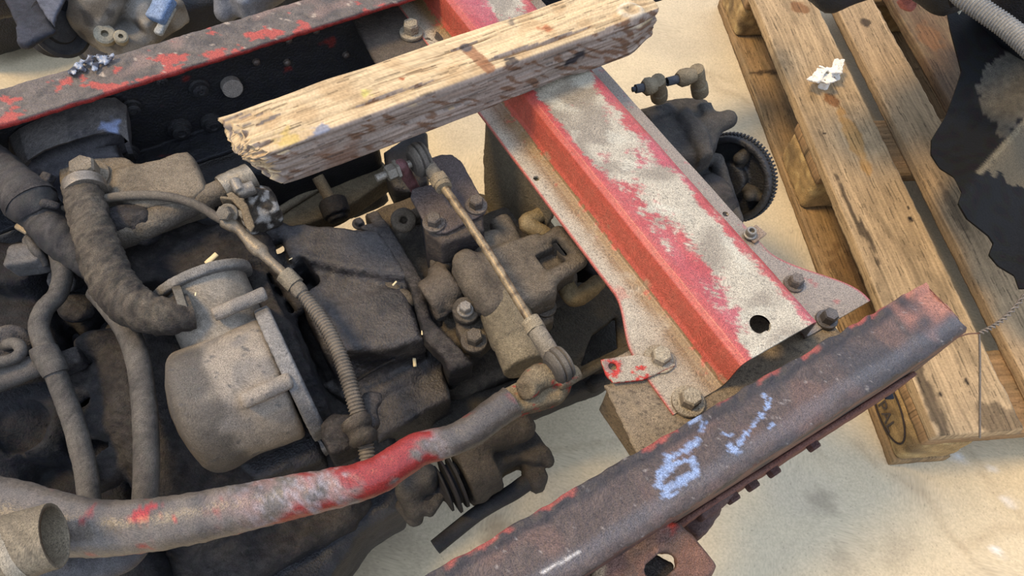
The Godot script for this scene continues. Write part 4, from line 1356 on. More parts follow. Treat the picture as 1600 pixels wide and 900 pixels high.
func grey_housing() -> void:
	var t := thing("filter_housing", "dusty light grey cast cylinder housing with ribbed flange and round collar", "housing", V(-0.06, 0.26, 0.43))
	var col := func(p: Vector3, n: Vector3) -> Color:
		var c := lin(168, 155, 138) * (1.0 + 0.1 * nf(p, 60.0) + 0.08 * nf(p, 300.0))
		c = c.lerp(lin(126, 122, 118), sst(0.0, 0.6, nf(p + Vector3(3, 0, 0), 24.0)) * 0.6)
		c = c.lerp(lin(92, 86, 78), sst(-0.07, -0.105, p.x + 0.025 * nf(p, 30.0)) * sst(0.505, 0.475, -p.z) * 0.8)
		c = c.lerp(lin(96, 94, 92), sst(0.42, 0.5, fbm(p + Vector3(0, 2, 0), 58.0)) * 0.8)
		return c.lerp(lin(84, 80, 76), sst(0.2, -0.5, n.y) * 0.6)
	var ax := 0.43
	var ops := [scyl(V(-0.132, 0.34, ax + 0.006), V(-0.02, 0.336, ax), 0.072, 0.010, 0.0, 0.079)]
	ops.append(sell(V(-0.115, 0.335, ax), Vector3(0.035, 0.07, 0.07), 0.02))
	ops.append(scyl(P(440, 600, 0.408) - Vector3(0.045, 0.0, 0), P(440, 600, 0.408) + Vector3(0.012, 0, 0), 0.0095, 0.003, 0.004))
	ops.append(scyl(P(372, 476, 0.412) - Vector3(0.03, 0.0, 0), P(372, 476, 0.412) + Vector3(0.034, 0, 0), 0.0085, 0.003, 0.004))
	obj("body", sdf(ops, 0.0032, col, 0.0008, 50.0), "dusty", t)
	ops = [scyl(V(-0.020, 0.335, ax), V(-0.002, 0.335, ax), 0.088, 0.002)]
	ops.append(sbox(V(-0.011, 0.27, ax - 0.085), Vector3(0.018, 0.05, 0.02), 0.003, 0.004))
	obj("flange", sdf(ops, 0.003, dirt(lin(112, 110, 108), lin(160, 154, 146), 0.9, 26.0), 0.0008, 80.0), "dusty", t)
	# collar pointing away with a raised rim
	var rim := V(-0.062, 0.372, 0.578)
	var axd := Vector3(0.0, -0.35, 1.0).normalized()
	ops = [scyl(rim, rim + axd * 0.11, 0.052, 0.003)]
	obj("neck", sdf(ops, 0.0032, pale, 0.0006, 60.0), "dusty", t)
	ops = [scyl(rim - axd * 0.004, rim + axd * 0.009, 0.062, 0.003)]
	obj("rim", sdf(ops, 0.0026, dirt(lin(120, 116, 110), lin(160, 152, 140), 0.9), 0.0004, 60.0), "dusty", t)

# ---------------------------------------------------------------- valve on the gearbox
func valve() -> void:
	var t := thing("shift_valve", "dusty cast change over valve body bolted on top of the gearbox", "valve", P(780, 460, 0.33))
	var ops := [splate(v2([735, 398, 770, 385, 800, 372, 842, 360, 880, 395, 905, 400, 900, 418, 872, 428, 868, 452, 800, 478, 770, 470]), 0.405, 0.05, 0.007)]
	ops.append(scyl(P(728, 412, 0.385), P(770, 480, 0.385), 0.023, 0.006, 0.006))
	ops.append(scyl(P(760, 380, 0.36), P(800, 470, 0.36), 0.035, 0.01, 0.01))
	ops.append(minus(splate(v2([838, 388, 870, 373, 892, 402, 860, 416]), 0.42, 0.034, 0.003)))
	ops.append(scap(P(858, 436, 0.402), P(906, 410, 0.402), 0.0105, 0.009, 0.006))
	ops.append(scap(P(842, 382, 0.402), P(872, 364, 0.402), 0.008, 0.008, 0.005))
	ops.append(scap(P(872, 364, 0.402), P(906, 404, 0.402), 0.009, 0.009, 0.005))
	ops.append(scap(P(728, 410, 0.396), P(768, 476, 0.392), 0.017, 0.017, 0.006))
	ops.append(sbox(P(838, 470, 0.37), Vector3(0.04, 0.05, 0.03), 0.006, 0.008))
	ops.append(scyl(P(780, 345, 0.37), P(810, 400, 0.37), 0.016, 0.004, 0.008))
	obj("body", sdf(ops, 0.003, dirt(lin(86, 78, 68), lin(128, 116, 100), 0.95), 0.0012, 60.0), "cast", t)
	ops = [scyl(P(668, 470, 0.355), P(712, 440, 0.365), 0.026, 0.006), scyl(P(700, 410, 0.365), P(678, 432, 0.365), 0.012, 0.004, 0.01), scap(P(690, 425, 0.37), P(706, 478, 0.36), 0.008, 0.008, 0.006), sbox(P(688, 488, 0.35), Vector3(0.018, 0.014, 0.018), 0.003, 0.004)]
	obj("side_cap", sdf(ops, 0.003, dirt(lin(74, 68, 60), lin(116, 104, 90), 0.9), 0.0012, 60.0), "cast", t)
	# flange foot with bolts
	ops = [splate(v2([716, 470, 740, 455, 790, 480, 830, 470, 866, 478, 866, 500, 830, 520, 780, 520, 752, 545, 726, 540, 712, 510]), 0.358, 0.03, 0.006)]
	ops.append(scyl(P(728, 490, 0.35), P(728, 484, 0.385), 0.017, 0.003, 0.004))
	obj("foot", sdf(ops, 0.003, dusty, 0.001, 60.0), "cast", t)
	var bc := dirt(lin(88, 80, 70), lin(130, 118, 102), 0.9)
	bolt(t, P(741, 532, 0.359), Vector3.UP, 0.0105, 0.014, bc, "cast", 1.6, 0.2)
	bolt(t, P(851, 480, 0.359), Vector3.UP, 0.0095, 0.013, bc, "cast", 1.6, 0.4)
	bolt(t, P(727, 484, 0.387), Vector3.UP, 0.008, 0.009, dirt(lin(150, 142, 130), lin(170, 160, 146), 0.6), "steel", 1.3, 0.4)
	# shaft housing going down to the lever
	var a := P(782, 470, 0.375); var b := P(822, 575, 0.375)
	ops = [scyl(a, a.lerp(b, 0.62), 0.031, 0.003), scyl(a.lerp(b, 0.5), b, 0.028, 0.003)]
	obj("shaft_housing", sdf(ops, 0.003, dirt(lin(112, 102, 84), lin(150, 137, 112), 0.95), 0.0008, 60.0), "cast", t)
	# elbow fittings
	var k := 0
	for q: Array in [[[[858, 372, 0.385, 0.012], [832, 356, 0.39, 0.012], [824, 348, 0.392, 0.0125], [840, 338, 0.392, 0.011], [862, 324, 0.392, 0.011]], 0], [[[870, 425, 0.36, 0.012], [884, 446, 0.358, 0.0125], [893, 462, 0.355, 0.013], [903, 464, 0.352, 0.0125], [918, 455, 0.35, 0.012], [936, 440, 0.348, 0.011]], 1]]:
		var e := tube(px4(q[0]), dirt(lin(128, 108, 74), lin(166, 146, 108), 0.85), 14, 0.003, 0.001, 60.0)
		obj("elbow_fitting", e, "cast", t)

# ---------------------------------------------------------------- linkage
func linkage() -> void:
	var col := dirt(lin(150, 134, 108), lin(176, 160, 132), 0.9)
	var t := thing("shift_rod", "thin bare metal shift rod with threaded ball joint ends slanting over the valve", "rod", P(770, 410, 0.44))
	var hi := 0.462; var lo := 0.45
	var rod := tube(px4([[692, 290, hi, 0.0052], [760, 390, 0.457, 0.0052], [832, 507, lo, 0.0050]]), func(p: Vector3, n: Vector3) -> Color:
		return lin(172, 150, 116).lerp(lin(110, 92, 70), sst(0.0, 0.5, nf(p, 90.0))) * (1.0 + 0.2 * nf(p, 260.0)), 14, 0.004, 0.0004, 120.0)
	obj("rod", rod, "steel", t)
	for q: Array in [[[[664, 254, hi, 0.0085], [672, 262, hi, 0.0085], [684, 280, hi, 0.0095]], [[684, 278, hi, 0.0125], [691, 288, hi, 0.0125]], [[691, 288, hi, 0.0105], [694, 294, hi, 0.0105]]], [[[866, 562, lo, 0.0105], [848, 532, lo, 0.0105], [838, 517, lo, 0.0105]], [[838, 517, lo, 0.0125], [832, 506, lo, 0.0125]], [[832, 506, lo, 0.011], [828, 500, lo, 0.011]]]]:
		obj("rod_end", tube(px4(q[0]), dirt(lin(122, 112, 98), lin(160, 148, 128), 0.9), 14, 0.003, 0.0004, 90.0), "cast", t)
		var nut := tube(px4(q[1]), col, 6, 0.01)
		obj("lock_nut", nut, "cast", t)
		obj("collar", tube(px4(q[2]), col, 14, 0.003), "cast", t)
	# ball joints: discs with studs
	var jc := dirt(lin(88, 82, 74), lin(128, 118, 104), 0.8)
	var u1 := P(655, 250, hi); var u2 := P(872, 571, lo)
	var ax1 := (P(700, 232, hi) - P(640, 258, hi)).normalized()
	for q: Array in [[u1, 0.0225, ax1], [u2, 0.0205, ax1]]:
		var m := MB.new()
		var w: float = q[1]
		lathe(m, (q[0] as Vector3) - (q[2] as Vector3) * 0.011, q[2], [Vector2(0, 0), Vector2(w * 0.62, 0), Vector2(w * 0.8, 0.002), Vector2(w * 0.95, 0.005), Vector2(w * 0.95, 0.0075), Vector2(w * 0.86, 0.0085), Vector2(w, 0.010), Vector2(w, 0.015), Vector2(w * 0.86, 0.017), Vector2(w * 0.94, 0.0185), Vector2(w * 0.9, 0.021), Vector2(w * 0.6, 0.0235), Vector2(0, 0.024)], 26, jc)
		obj("ball_joint", m, "rubber", t)
	obj("stud", tube([_v4(u1 - ax1 * 0.060, 0.0048), _v4(u1 - ax1 * 0.012, 0.0048)], dirt(lin(150, 142, 126), lin(170, 160, 144), 0.6), 10, 0.004), "steel", t)
	var nm := MB.new()
	lathe(nm, u1 - ax1 * 0.046, ax1, [Vector2(0, 0), Vector2(0.009, 0), Vector2(0.0105, 0.002), Vector2(0.0105, 0.012), Vector2(0.013, 0.012), Vector2(0.013, 0.016), Vector2(0, 0.016)], 6, dirt(lin(140, 132, 116), lin(160, 150, 134), 0.6))
	obj("stud_nut", nm, "steel", t)
	# red arm behind the upper joint
	var o := sdf([scap(u1 - ax1 * 0.026 + Vector3(0, 0.004, 0), up(P(652, 300, 0.40), 0.0), 0.009, 0.007)], 0.0025, func(p: Vector3, _n: Vector3) -> Color: return lin(116, 76, 74) * (1.0 + 0.3 * nf(p, 80.0)), 0.0008, 70.0)
	obj("arm", o, "dusty", t).set_meta("label", "dull red arm")

func _v4(p: Vector3, r: float) -> Vector4:
	return Vector4(p.x, p.y, p.z, r)

func red_tube() -> void:
	var t := thing("shift_lever", "long cranked red tube lever worn to grey, crossing low in front of the gearbox", "lever", P(500, 770, 0.41))
	var col := func(p: Vector3, n: Vector3) -> Color:
		var c := lin(124, 113, 101) * (1.0 + 0.12 * nf(p, 45.0) + 0.16 * nf(p, 260.0))  # worn grey base, darkened to carry the shade of this corner
		c = c.lerp(lin(92, 85, 79), sst(-0.1, 0.5, nf(p + Vector3(4, 0, 0), 26.0)) * 0.7)
		var zone := sst(-0.14, -0.05, p.x) * sst(0.115, 0.06, p.x)
		var a := fbm(p + Vector3(0, 6, 2), 24.0)
		c = c.lerp(lin(184, 142, 132), sst(-0.35, 0.2, a) * zone * 0.8)
		c = c.lerp(lin(196, 190, 196), sst(0.1, 0.5, nf(p + Vector3(9, 0, 0), 170.0) + nf(p, 24.0) * 0.5) * zone * 0.42)
		c = c.lerp(lin(168, 60, 54), sst(0.16, 0.40, a * 0.8 + 0.40 * sst(-0.02, 0.03, p.x) * sst(0.105, 0.06, p.x) + 0.2 * zone - 0.15 * n.y))
		c = c.lerp(lin(186, 58, 56), sst(0.010, 0.007, (p - P(222, 806, 0.465)).length() + 0.006 * nf(p, 120.0)))
		c = c.lerp(lin(186, 66, 62), sst(0.0035, 0.002, seg_dist(p, P(250, 808, 0.465), P(285, 810, 0.465)) + 0.003 * nf(p, 200.0)))
		c = c.lerp(lin(186, 66, 62), sst(0.004, 0.002, seg_dist(p, P(236, 790, 0.465), P(256, 797, 0.465)) + 0.002 * nf(p, 200.0)))
		return c.lerp(lin(86, 78, 70), sst(0.09, 0.14, p.x) * 0.55)
	var pts := px4([[-90, 785, 0.445, 0.030], [0, 798, 0.445, 0.030], [70, 815, 0.445, 0.029], [140, 825, 0.445, 0.026], [230, 821, 0.445, 0.0245], [330, 804, 0.445, 0.0235], [440, 780, 0.443, 0.0215], [530, 761, 0.44, 0.0195], [585, 745, 0.438, 0.0185], [622, 722, 0.436, 0.0185], [655, 702, 0.433, 0.0175], [700, 690, 0.43, 0.0165], [735, 674, 0.428, 0.017], [770, 648, 0.425, 0.0175], [800, 628, 0.425, 0.018]])
	obj("tube", tube(pts, col, 28, 0.003, 0.0011, 60.0), "paint", t)
	var ops := [splate(v2([735, 652, 772, 612, 785, 604, 812, 592, 850, 580, 885, 588, 897, 598, 880, 622, 820, 640, 770, 672, 740, 680]), 0.428, 0.026, 0.008)]
	ops.append(scyl(P(845, 582, 0.425), P(820, 610, 0.445), 0.013, 0.004, 0.008))
	ops.append(scap(P(838, 590, 0.44), P(858, 585, 0.44), 0.013, 0.013, 0.006))
	ops.append(scyl(P(870, 598, 0.437), P(904, 580, 0.437), 0.0098, 0.002, 0.004))
	obj("lever_end", sdf(ops, 0.0028, func(p: Vector3, n: Vector3) -> Color:
		var c: Color = tan_dust.call(p, n)
		return c.lerp(lin(178, 60, 52), sst(0.36, 0.45, fbm(p + Vector3(5, 5, 0), 46.0) + 0.12 * sst(0.4, -0.2, n.y))), 0.0014, 60.0), "cast", t)
	var pt := thing("pipe_stub", "pale open ended pipe stub with a torn lip in the bottom left corner", "pipe", P(20, 860, 0.44))
	var pm := tube(px4([[-140, 906, 0.50, 0.030], [-40, 875, 0.50, 0.0295], [20, 856, 0.50, 0.0285], [86, 836, 0.50, 0.0275]]), dirt(lin(112, 100, 82), lin(152, 137, 112), 0.9), 28, 0.003, 0.0012, 40.0, 0.0, 0.0, 0.0235)  # stub colours darkened to stand in for the corner's shade
	obj("pipe", pm, "dusty", pt)
	var rg := tube(px4([[22, 859, 0.50, 0.0285], [28, 857, 0.50, 0.0295], [34, 854, 0.50, 0.028]]), dirt(lin(140, 128, 108), lin(184, 170, 146), 0.9), 28, 0.002)
	obj("bead", rg, "dusty", pt)
	tag(obj("conduit", tube(px4([[20, 915, 0.39, 0.019], [90, 893, 0.39, 0.019], [150, 880, 0.39, 0.018], [195, 868, 0.39, 0.016], [222, 852, 0.39, 0.010]]), dirt(lin(90, 87, 88), lin(122, 118, 114), 0.9), 18, 0.004, 0.0008, 40.0), "rubber"), "short grey conduit below the red tube at the bottom left", "pipe")

# ---------------------------------------------------------------- hoses, pipes, cable
func hoses() -> void:
	var crust := dirt(lin(58, 52, 46), lin(112, 101, 86), 0.8, 30.0, 0.45)
	var t := thing("heater_hose", "thick crusty black hose bending down to the grey housing's collar", "hose", P(200, 440, 0.36))
	obj("hose", tube(px4([[128, 292, 0.445, 0.0215], [135, 325, 0.445, 0.022], [150, 375, 0.44, 0.023], [168, 425, 0.432, 0.0245], [190, 462, 0.425, 0.025], [222, 486, 0.42, 0.0235], [262, 494, 0.415, 0.0215], [298, 486, 0.408, 0.021]]), crust, 26, 0.003, 0.0032, 75.0), "cast", t)
	obj("clamp", tube(px4([[131, 289, 0.446, 0.0245], [135, 303, 0.446, 0.0245]]), dirt(lin(120, 110, 98), lin(160, 150, 136), 0.9, 40.0), 26, 0.003, 0.0006, 90.0), "steel", t)
	obj("nipple", tube(px4([[132, 276, 0.446, 0.013], [133, 284, 0.446, 0.0155], [134, 294, 0.446, 0.018]]), dusty, 18, 0.003, 0.001, 90.0), "cast", t)
	var cp := P(283, 478, 0.412)
	var dirx := (P(300, 484, 0.41) - P(262, 494, 0.415)).normalized()
	obj("clamp", tube([_v4(cp - dirx * 0.004, 0.0235), _v4(cp + dirx * 0.005, 0.0235)], dirt(lin(98, 88, 74), lin(140, 128, 108), 0.8, 50.0), 24, 0.003, 0.003, 110.0), "steel", t)
	t = thing("coolant_hose", "black hose with a swollen joint at the upper left edge", "hose", P(50, 320, 0.38))
	obj("hose", tube(px4([[-50, 232, 0.45, 0.029], [-10, 265, 0.45, 0.028], [25, 292, 0.447, 0.027], [38, 305, 0.445, 0.029], [52, 322, 0.44, 0.029], [66, 340, 0.43, 0.024], [95, 372, 0.42, 0.024], [140, 405, 0.40, 0.024], [165, 425, 0.39, 0.022]]), dirt(lin(44, 44, 46), lin(92, 86, 80), 0.8, 20.0, 0.35), 24, 0.003, 0.002, 60.0), "rubber", t)
	obj("clamp", tube(px4([[44, 311, 0.444, 0.0305], [50, 318, 0.442, 0.0305]]), grime, 24, 0.003, 0.0008, 80.0), "cast", t)
	obj("clamp_ear", sdf([scap(P(70, 318, 0.455), P(88, 322, 0.45), 0.006, 0.005)], 0.002, grime, 0.0006, 80.0), "cast", t)
	obj("clamp_screw", sdf([sbox(P(72, 283, 0.45), Vector3(0.02, 0.012, 0.014), 0.002, 0.0, Vector3(0, 40, 20))], 0.002, grime, 0.0006, 80.0), "cast", t)
	var greyc := dirt(lin(78, 74, 69), lin(116, 109, 100), 0.9, 22.0, 0.25)  # pipe grey darkened, shade at the left put into the colour
	t = thing("vent_pipe", "thin grey pipe with an S bend and a sleeve joint, hanging at the far left", "pipe", P(90, 560, 0.31))
	obj("pipe", tube(px4([[44, 380, 0.408, 0.0085], [62, 376, 0.412, 0.0095], [84, 378, 0.41, 0.0115], [93, 398, 0.405, 0.0115], [98, 430, 0.40, 0.0112], [90, 460, 0.395, 0.0108], [70, 482, 0.39, 0.0108], [61, 506, 0.388, 0.011], [66, 532, 0.385, 0.0112], [80, 565, 0.38, 0.0115], [95, 605, 0.37, 0.0115], [112, 650, 0.36, 0.0118], [126, 700, 0.35, 0.0118], [136, 745, 0.34, 0.0118], [142, 800, 0.33, 0.0118]]), greyc, 18, 0.003, 0.0006, 60.0), "rubber", t)
	obj("sleeve", tube(px4([[68, 545, 0.3835, 0.0145], [71, 553, 0.382, 0.0148], [83, 573, 0.379, 0.0148], [88, 584, 0.376, 0.0135]]), greyc, 18, 0.003, 0.0005, 60.0), "rubber", t)
	obj("wrap", tube(px4([[44, 370, 0.418, 0.005], [56, 392, 0.415, 0.0055], [64, 400, 0.41, 0.005], [72, 414, 0.40, 0.004]]), greyc, 10, 0.003, 0.001, 90.0), "rubber", t)
	tag(obj("drain_pipe", tube(px4([[150, 455, 0.385, 0.0125], [176, 484, 0.385, 0.013], [200, 520, 0.382, 0.0132], [217, 570, 0.38, 0.0132], [226, 640, 0.375, 0.0134], [229, 720, 0.37, 0.0134], [226, 810, 0.36, 0.0134]]), greyc, 18, 0.004, 0.0005, 60.0), "rubber"), "smooth grey curved pipe running down left of the grey housing", "pipe")
	tag(obj("fuel_pipe", tube(px4([[-60, 615, 0.36, 0.015], [0, 592, 0.365, 0.0145], [40, 578, 0.37, 0.0135], [74, 564, 0.372, 0.013]]), dirt(lin(84, 80, 74), lin(118, 110, 102), 0.8), 18, 0.004, 0.0008, 60.0), "rubber"), "stout grey pipe joining the thin S bend pipe from the left edge", "pipe")
	tag(obj("bleed_elbow", tube(px4([[-40, 575, 0.392, 0.0068], [0, 566, 0.392, 0.0068], [22, 560, 0.392, 0.0068], [33, 549, 0.392, 0.0068], [28, 538, 0.39, 0.0068], [16, 537, 0.385, 0.007], [10, 540, 0.375, 0.007]]), greyc, 14, 0.002), "rubber"), "small bent elbow tube on a round boss at the left edge", "pipe")
	# tube with the worm clamp under the timber's end
	t = thing("transfer_tube", "straight dusty tube with a worm clamp under the timber's torn end", "pipe", P(280, 320, 0.38))
	obj("tube", tube(px4([[170, 372, 0.40, 0.020], [230, 350, 0.41, 0.0185], [280, 328, 0.412, 0.0155], [330, 306, 0.414, 0.0150], [368, 288, 0.416, 0.0150], [392, 278, 0.417, 0.015]]), dirt(lin(92, 84, 74), lin(136, 123, 105), 0.95, 14.0), 20, 0.004, 0.001, 60.0), "cast", t)
	obj("boot", sdf([scap(P(185, 348, 0.41), P(226, 360, 0.40), 0.022, 0.020), sell(P(222, 342, 0.42), Vector3(0.014, 0.012, 0.012), 0.01), sell(P(204, 340, 0.418), Vector3(0.022, 0.014, 0.018), 0.01)], 0.0032, grime, 0.002, 60.0), "cast", t)
	obj("clamp", tube(px4([[348, 297, 0.416, 0.0185], [362, 290, 0.416, 0.0188], [384, 281, 0.417, 0.0188], [394, 276, 0.417, 0.0185]]), dirt(lin(132, 122, 106), lin(178, 168, 150), 0.95, 40.0), 22, 0.003, 0.0008, 90.0), "steel", t)
	obj("clamp_screw", sdf([scyl(P(366, 282, 0.437), P(376, 300, 0.435), 0.007, 0.001), scyl(P(370, 303, 0.43), P(398, 292, 0.43), 0.009, 0.002)], 0.0018, dirt(lin(128, 122, 112), lin(166, 158, 146), 0.9), 0.0004, 80.0), "steel", t)
	obj("outlet", sdf([scyl(P(388, 312, 0.40), P(412, 322, 0.40), 0.022, 0.004), sbox(P(405, 330, 0.385), Vector3(0.05, 0.04, 0.05), 0.01, 0.01), scap(P(396, 300, 0.41), P(418, 322, 0.405), 0.006, 0.006)], 0.003, func(p: Vector3, n: Vector3) -> Color:
		var c: Color = dusty.call(p, n)
		return c.lerp(lin(196, 190, 180), sst(0.25, 0.45, nf(p + Vector3(2, 0, 0), 60.0) + n.y * 0.2)), 0.0022, 70.0), "cast", t)
	# cable with corrugated sleeve
	t = thing("shift_cable", "control cable with hex ferrule and corrugated sleeve curving past the grey housing", "cable", P(470, 450, 0.36))
	obj("wire", tube(px4([[95, 330, 0.43, 0.0058], [140, 318, 0.435, 0.0058], [180, 308, 0.438, 0.0058], [230, 305, 0.44, 0.0058], [275, 310, 0.44, 0.0058], [310, 322, 0.437, 0.0056], [340, 340, 0.432, 0.0056], [362, 350, 0.43, 0.006]]), dirt(lin(94, 86, 76), lin(128, 118, 104), 0.9), 14, 0.003, 0.0003, 60.0), "rubber", t)
	obj("casing", tube(px4([[352, 346, 0.43, 0.0085], [362, 352, 0.43, 0.0085], [372, 358, 0.428, 0.0065], [384, 370, 0.425, 0.0065], [398, 385, 0.42, 0.0092], [408, 393, 0.418, 0.0092], [416, 402, 0.416, 0.006], [446, 430, 0.408, 0.006]]), dirt(lin(122, 108, 90), lin(162, 147, 124), 0.95), 14, 0.003, 0.0008, 80.0), "steel", t)
	obj("ferrule", tube(px4([[444, 428, 0.409, 0.0118], [462, 446, 0.405, 0.0118]]), dirt(lin(120, 110, 94), lin(158, 146, 124), 0.95), 6, 0.02), "cast", t)
	obj("ferrule", tube(px4([[462, 446, 0.405, 0.0088], [468, 454, 0.404, 0.0098], [472, 459, 0.403, 0.0085]]), dirt(lin(110, 100, 88), lin(146, 134, 116), 0.95), 14, 0.002), "cast", t)
	obj("corrugated_sleeve", tube(px4([[471, 457, 0.403, 0.0082], [492, 484, 0.40, 0.0088], [513, 517, 0.397, 0.0092], [531, 556, 0.393, 0.0095], [545, 596, 0.388, 0.0098], [556, 634, 0.382, 0.0098], [566, 670, 0.375, 0.0098], [572, 700, 0.367, 0.0095], [576, 735, 0.36, 0.009]]), dirt(lin(92, 84, 74), lin(140, 128, 112), 0.9), 16, 0.0006, 0.0, 60.0, 0.0042, 0.0018), "rubber", t)
	obj("grommet", tube(px4([[553, 655, 0.379, 0.0165], [558, 664, 0.378, 0.0175], [562, 674, 0.376, 0.014], [568, 686, 0.374, 0.0165], [571, 694, 0.372, 0.013]]), dusty, 18, 0.002, 0.0012, 80.0), "cast", t)
	obj("holder", sdf([scap(P(525, 668, 0.35), P(548, 668, 0.365), 0.016, 0.014), scap(P(575, 628, 0.36), P(580, 660, 0.365), 0.010, 0.010, 0.006), sell(P(584, 624, 0.362), Vector3(0.01, 0.008, 0.01), 0.006), sbox(P(545, 690, 0.34), Vector3(0.05, 0.05, 0.03), 0.008, 0.01)], 0.0028, grime, 0.002, 70.0), "cast", t)
	# clip plate that carries the cable
	t = thing("cable_clip", "upright rusty clip plate with a hex bolt holding the cable", "clip", P(372, 330, 0.40))
	obj("plate", sdf([splate(v2([352, 302, 362, 298, 386, 318, 398, 352, 392, 362, 382, 352, 376, 328]), 0.442, 0.004, 0.001), sbox(P(366, 318, 0.432), Vector3(0.03, 0.022, 0.004), 0.001, 0.0, Vector3(0, -35, 0))], 0.0016, dirt(lin(112, 94, 72), lin(150, 134, 108), 0.9), 0.0004, 70.0), "cast", t)
	bolt(t, P(357, 334, 0.437), Vector3(-0.35, 0.8, 0.45), 0.0095, 0.014, dirt(lin(122, 112, 98), lin(158, 146, 128), 0.9), "cast", 1.3)
	# bits of wire on the flange behind the collar
	for q: Array in [[332, 407, 0.385, 20.0, 1.6, "pale wood splinter behind the rim of the grey housing"], [648, 568, 0.30, 70.0, 1.0, "pale splinter on the dark case right of the corrugated sleeve's middle"], [527, 622, 0.245, 10.0, 1.2, "pale crumb on the black case just left of the corrugated sleeve's lower end"],
			[617, 445, 0.35, 20.0, 0.7, "pale splinter on the case just above the raised pad"], [455, 407, 0.36, 0.0, 0.5, "tiny pale crumb above the control cable's hex ferrule"], [660, 522, 0.345, 60.0, 0.5, "tiny pale crumb on the end flange left of the valve foot's bolts"], [307, 462, 0.43, 60.0, 0.4, "tiny pale crumb on the grey housing's neck below its rim"]]:
		var p := P(q[0], q[1], q[2])
		var w: float = q[4]
		var m := MB.new()
		board(m, Transform3D(_rot(Vector3(8, q[3], 12)), p + Vector3(0, 0.0035, 0)), Vector3(0.0115, 0.0022, 0.0042) * w, 0.002 * w, 0.0006, func(_p: Vector3, _n: Vector3, _q: Vector3) -> Color: return lin(226, 206, 158), 0.0006)
		tag(obj("wood_splinter", m, "paper"), q[5], "splinter", "pale splinters strewn on the castings")
	var tw := tube(px4([[556, 596, 0.305, 0.0018], [590, 575, 0.310, 0.002], [618, 561, 0.314, 0.002]]), soot, 8, 0.004, 0.0006, 90.0)
	tag(obj("twig", tw, "cast"), "thin dark twig lying on the case right of the corrugated sleeve", "twig")

# ---------------------------------------------------------------- around the gearbox
func mount() -> void:
	var t := thing("engine_mount", "black U shaped rubber mount bracket under the far rail with blue paint smear", "mount", P(110, 230, 0.30))
	# hood: a bent sheet with an arched opening towards the camera
	var pa := P(12, 225, 0.45); var pb := P(212, 225, 0.43)
	var hc := dirt(lin(70, 68, 70), lin(122, 115, 108), 0.9, 16.0, 0.3)
	var col := func(p: Vector3, n: Vector3) -> Color:
		var c: Color = hc.call(p, n)
		return c.lerp(lin(160, 174, 210), sst(0.016, 0.006, (p - P(172, 200, 0.44)).length() + 0.008 * nf(p, 90.0)) * 0.9)
	var near := [[34, 274, 0.395], [34, 262, 0.42], [44, 250, 0.43], [70, 234, 0.433], [105, 222, 0.435], [140, 211, 0.436], [168, 205, 0.436], [188, 209, 0.434], [202, 222, 0.428], [208, 240, 0.41], [210, 252, 0.385]]
	var back := [[14, 252, 0.40], [14, 215, 0.435], [30, 200, 0.446], [60, 186, 0.448], [95, 174, 0.449], [130, 163, 0.449], [160, 154, 0.449], [180, 152, 0.447], [198, 165, 0.44], [204, 190, 0.42], [206, 215, 0.40]]
	var hood := sheet(90, 36, func(u: float, v: float) -> Vector3:
		var f := u * (near.size() - 1.0)
		var i := mini(int(f), near.size() - 2)
		var g := f - i
		var p0 := P(near[i][0], near[i][1], near[i][2]).lerp(P(near[i + 1][0], near[i + 1][1], near[i + 1][2]), g)
		var p1 := P(back[i][0], back[i][1], back[i][2]).lerp(P(back[i + 1][0], back[i + 1][1], back[i + 1][2]), g)
		var p := p0.lerp(p1, v)
		return p + Vector3(0, 0.004 * sin(v * PI) + 0.0012 * nf(p, 40.0), 0), 0.006, col)
	var ops := []
	obj("hood", hood, "rubber", t)
	ops = [splate(v2([62, 262, 110, 236, 180, 222, 186, 242, 130, 250, 70, 284]), 0.40, 0.05, 0.006), sbox(P(110, 240, 0.385), Vector3(0.14, 0.04, 0.04), 0.006, 0.006, Vector3(0, 5, 0))]
	obj("rubber_block", sdf(ops, 0.0035, dirt(lin(74, 74, 82), lin(124, 120, 120), 0.9), 0.001, 50.0), "rubber", t)
	t = thing("mount_arm", "flat dusty mounting arm with one large hex bolt beneath the far rail", "bracket", P(220, 280, 0.38))
	ops = [splate(v2([88, 262, 150, 244, 195, 243, 225, 262, 205, 285, 160, 300, 105, 308, 92, 290]), 0.425, 0.022, 0.006)]
	ops.append(splate(v2([178, 262, 250, 245, 270, 236, 292, 232, 302, 242, 322, 292, 300, 310, 215, 322, 168, 305, 172, 282]), 0.432, 0.022, 0.008, 0.012))
	ops.append(sbox(P(240, 330, 0.39), Vector3(0.14, 0.05, 0.05), 0.01, 0.015))
	obj("arm", sdf(ops, 0.0036, dirt(lin(112, 101, 86), lin(152, 138, 118), 0.95, 14.0), 0.0012, 60.0), "cast", t)
	bolt(t, P(140, 277, 0.427), Vector3(0, 1, 0.1), 0.0165, 0.023, dirt(lin(118, 106, 90), lin(152, 139, 120), 0.95), "cast", 1.5, 0.1)

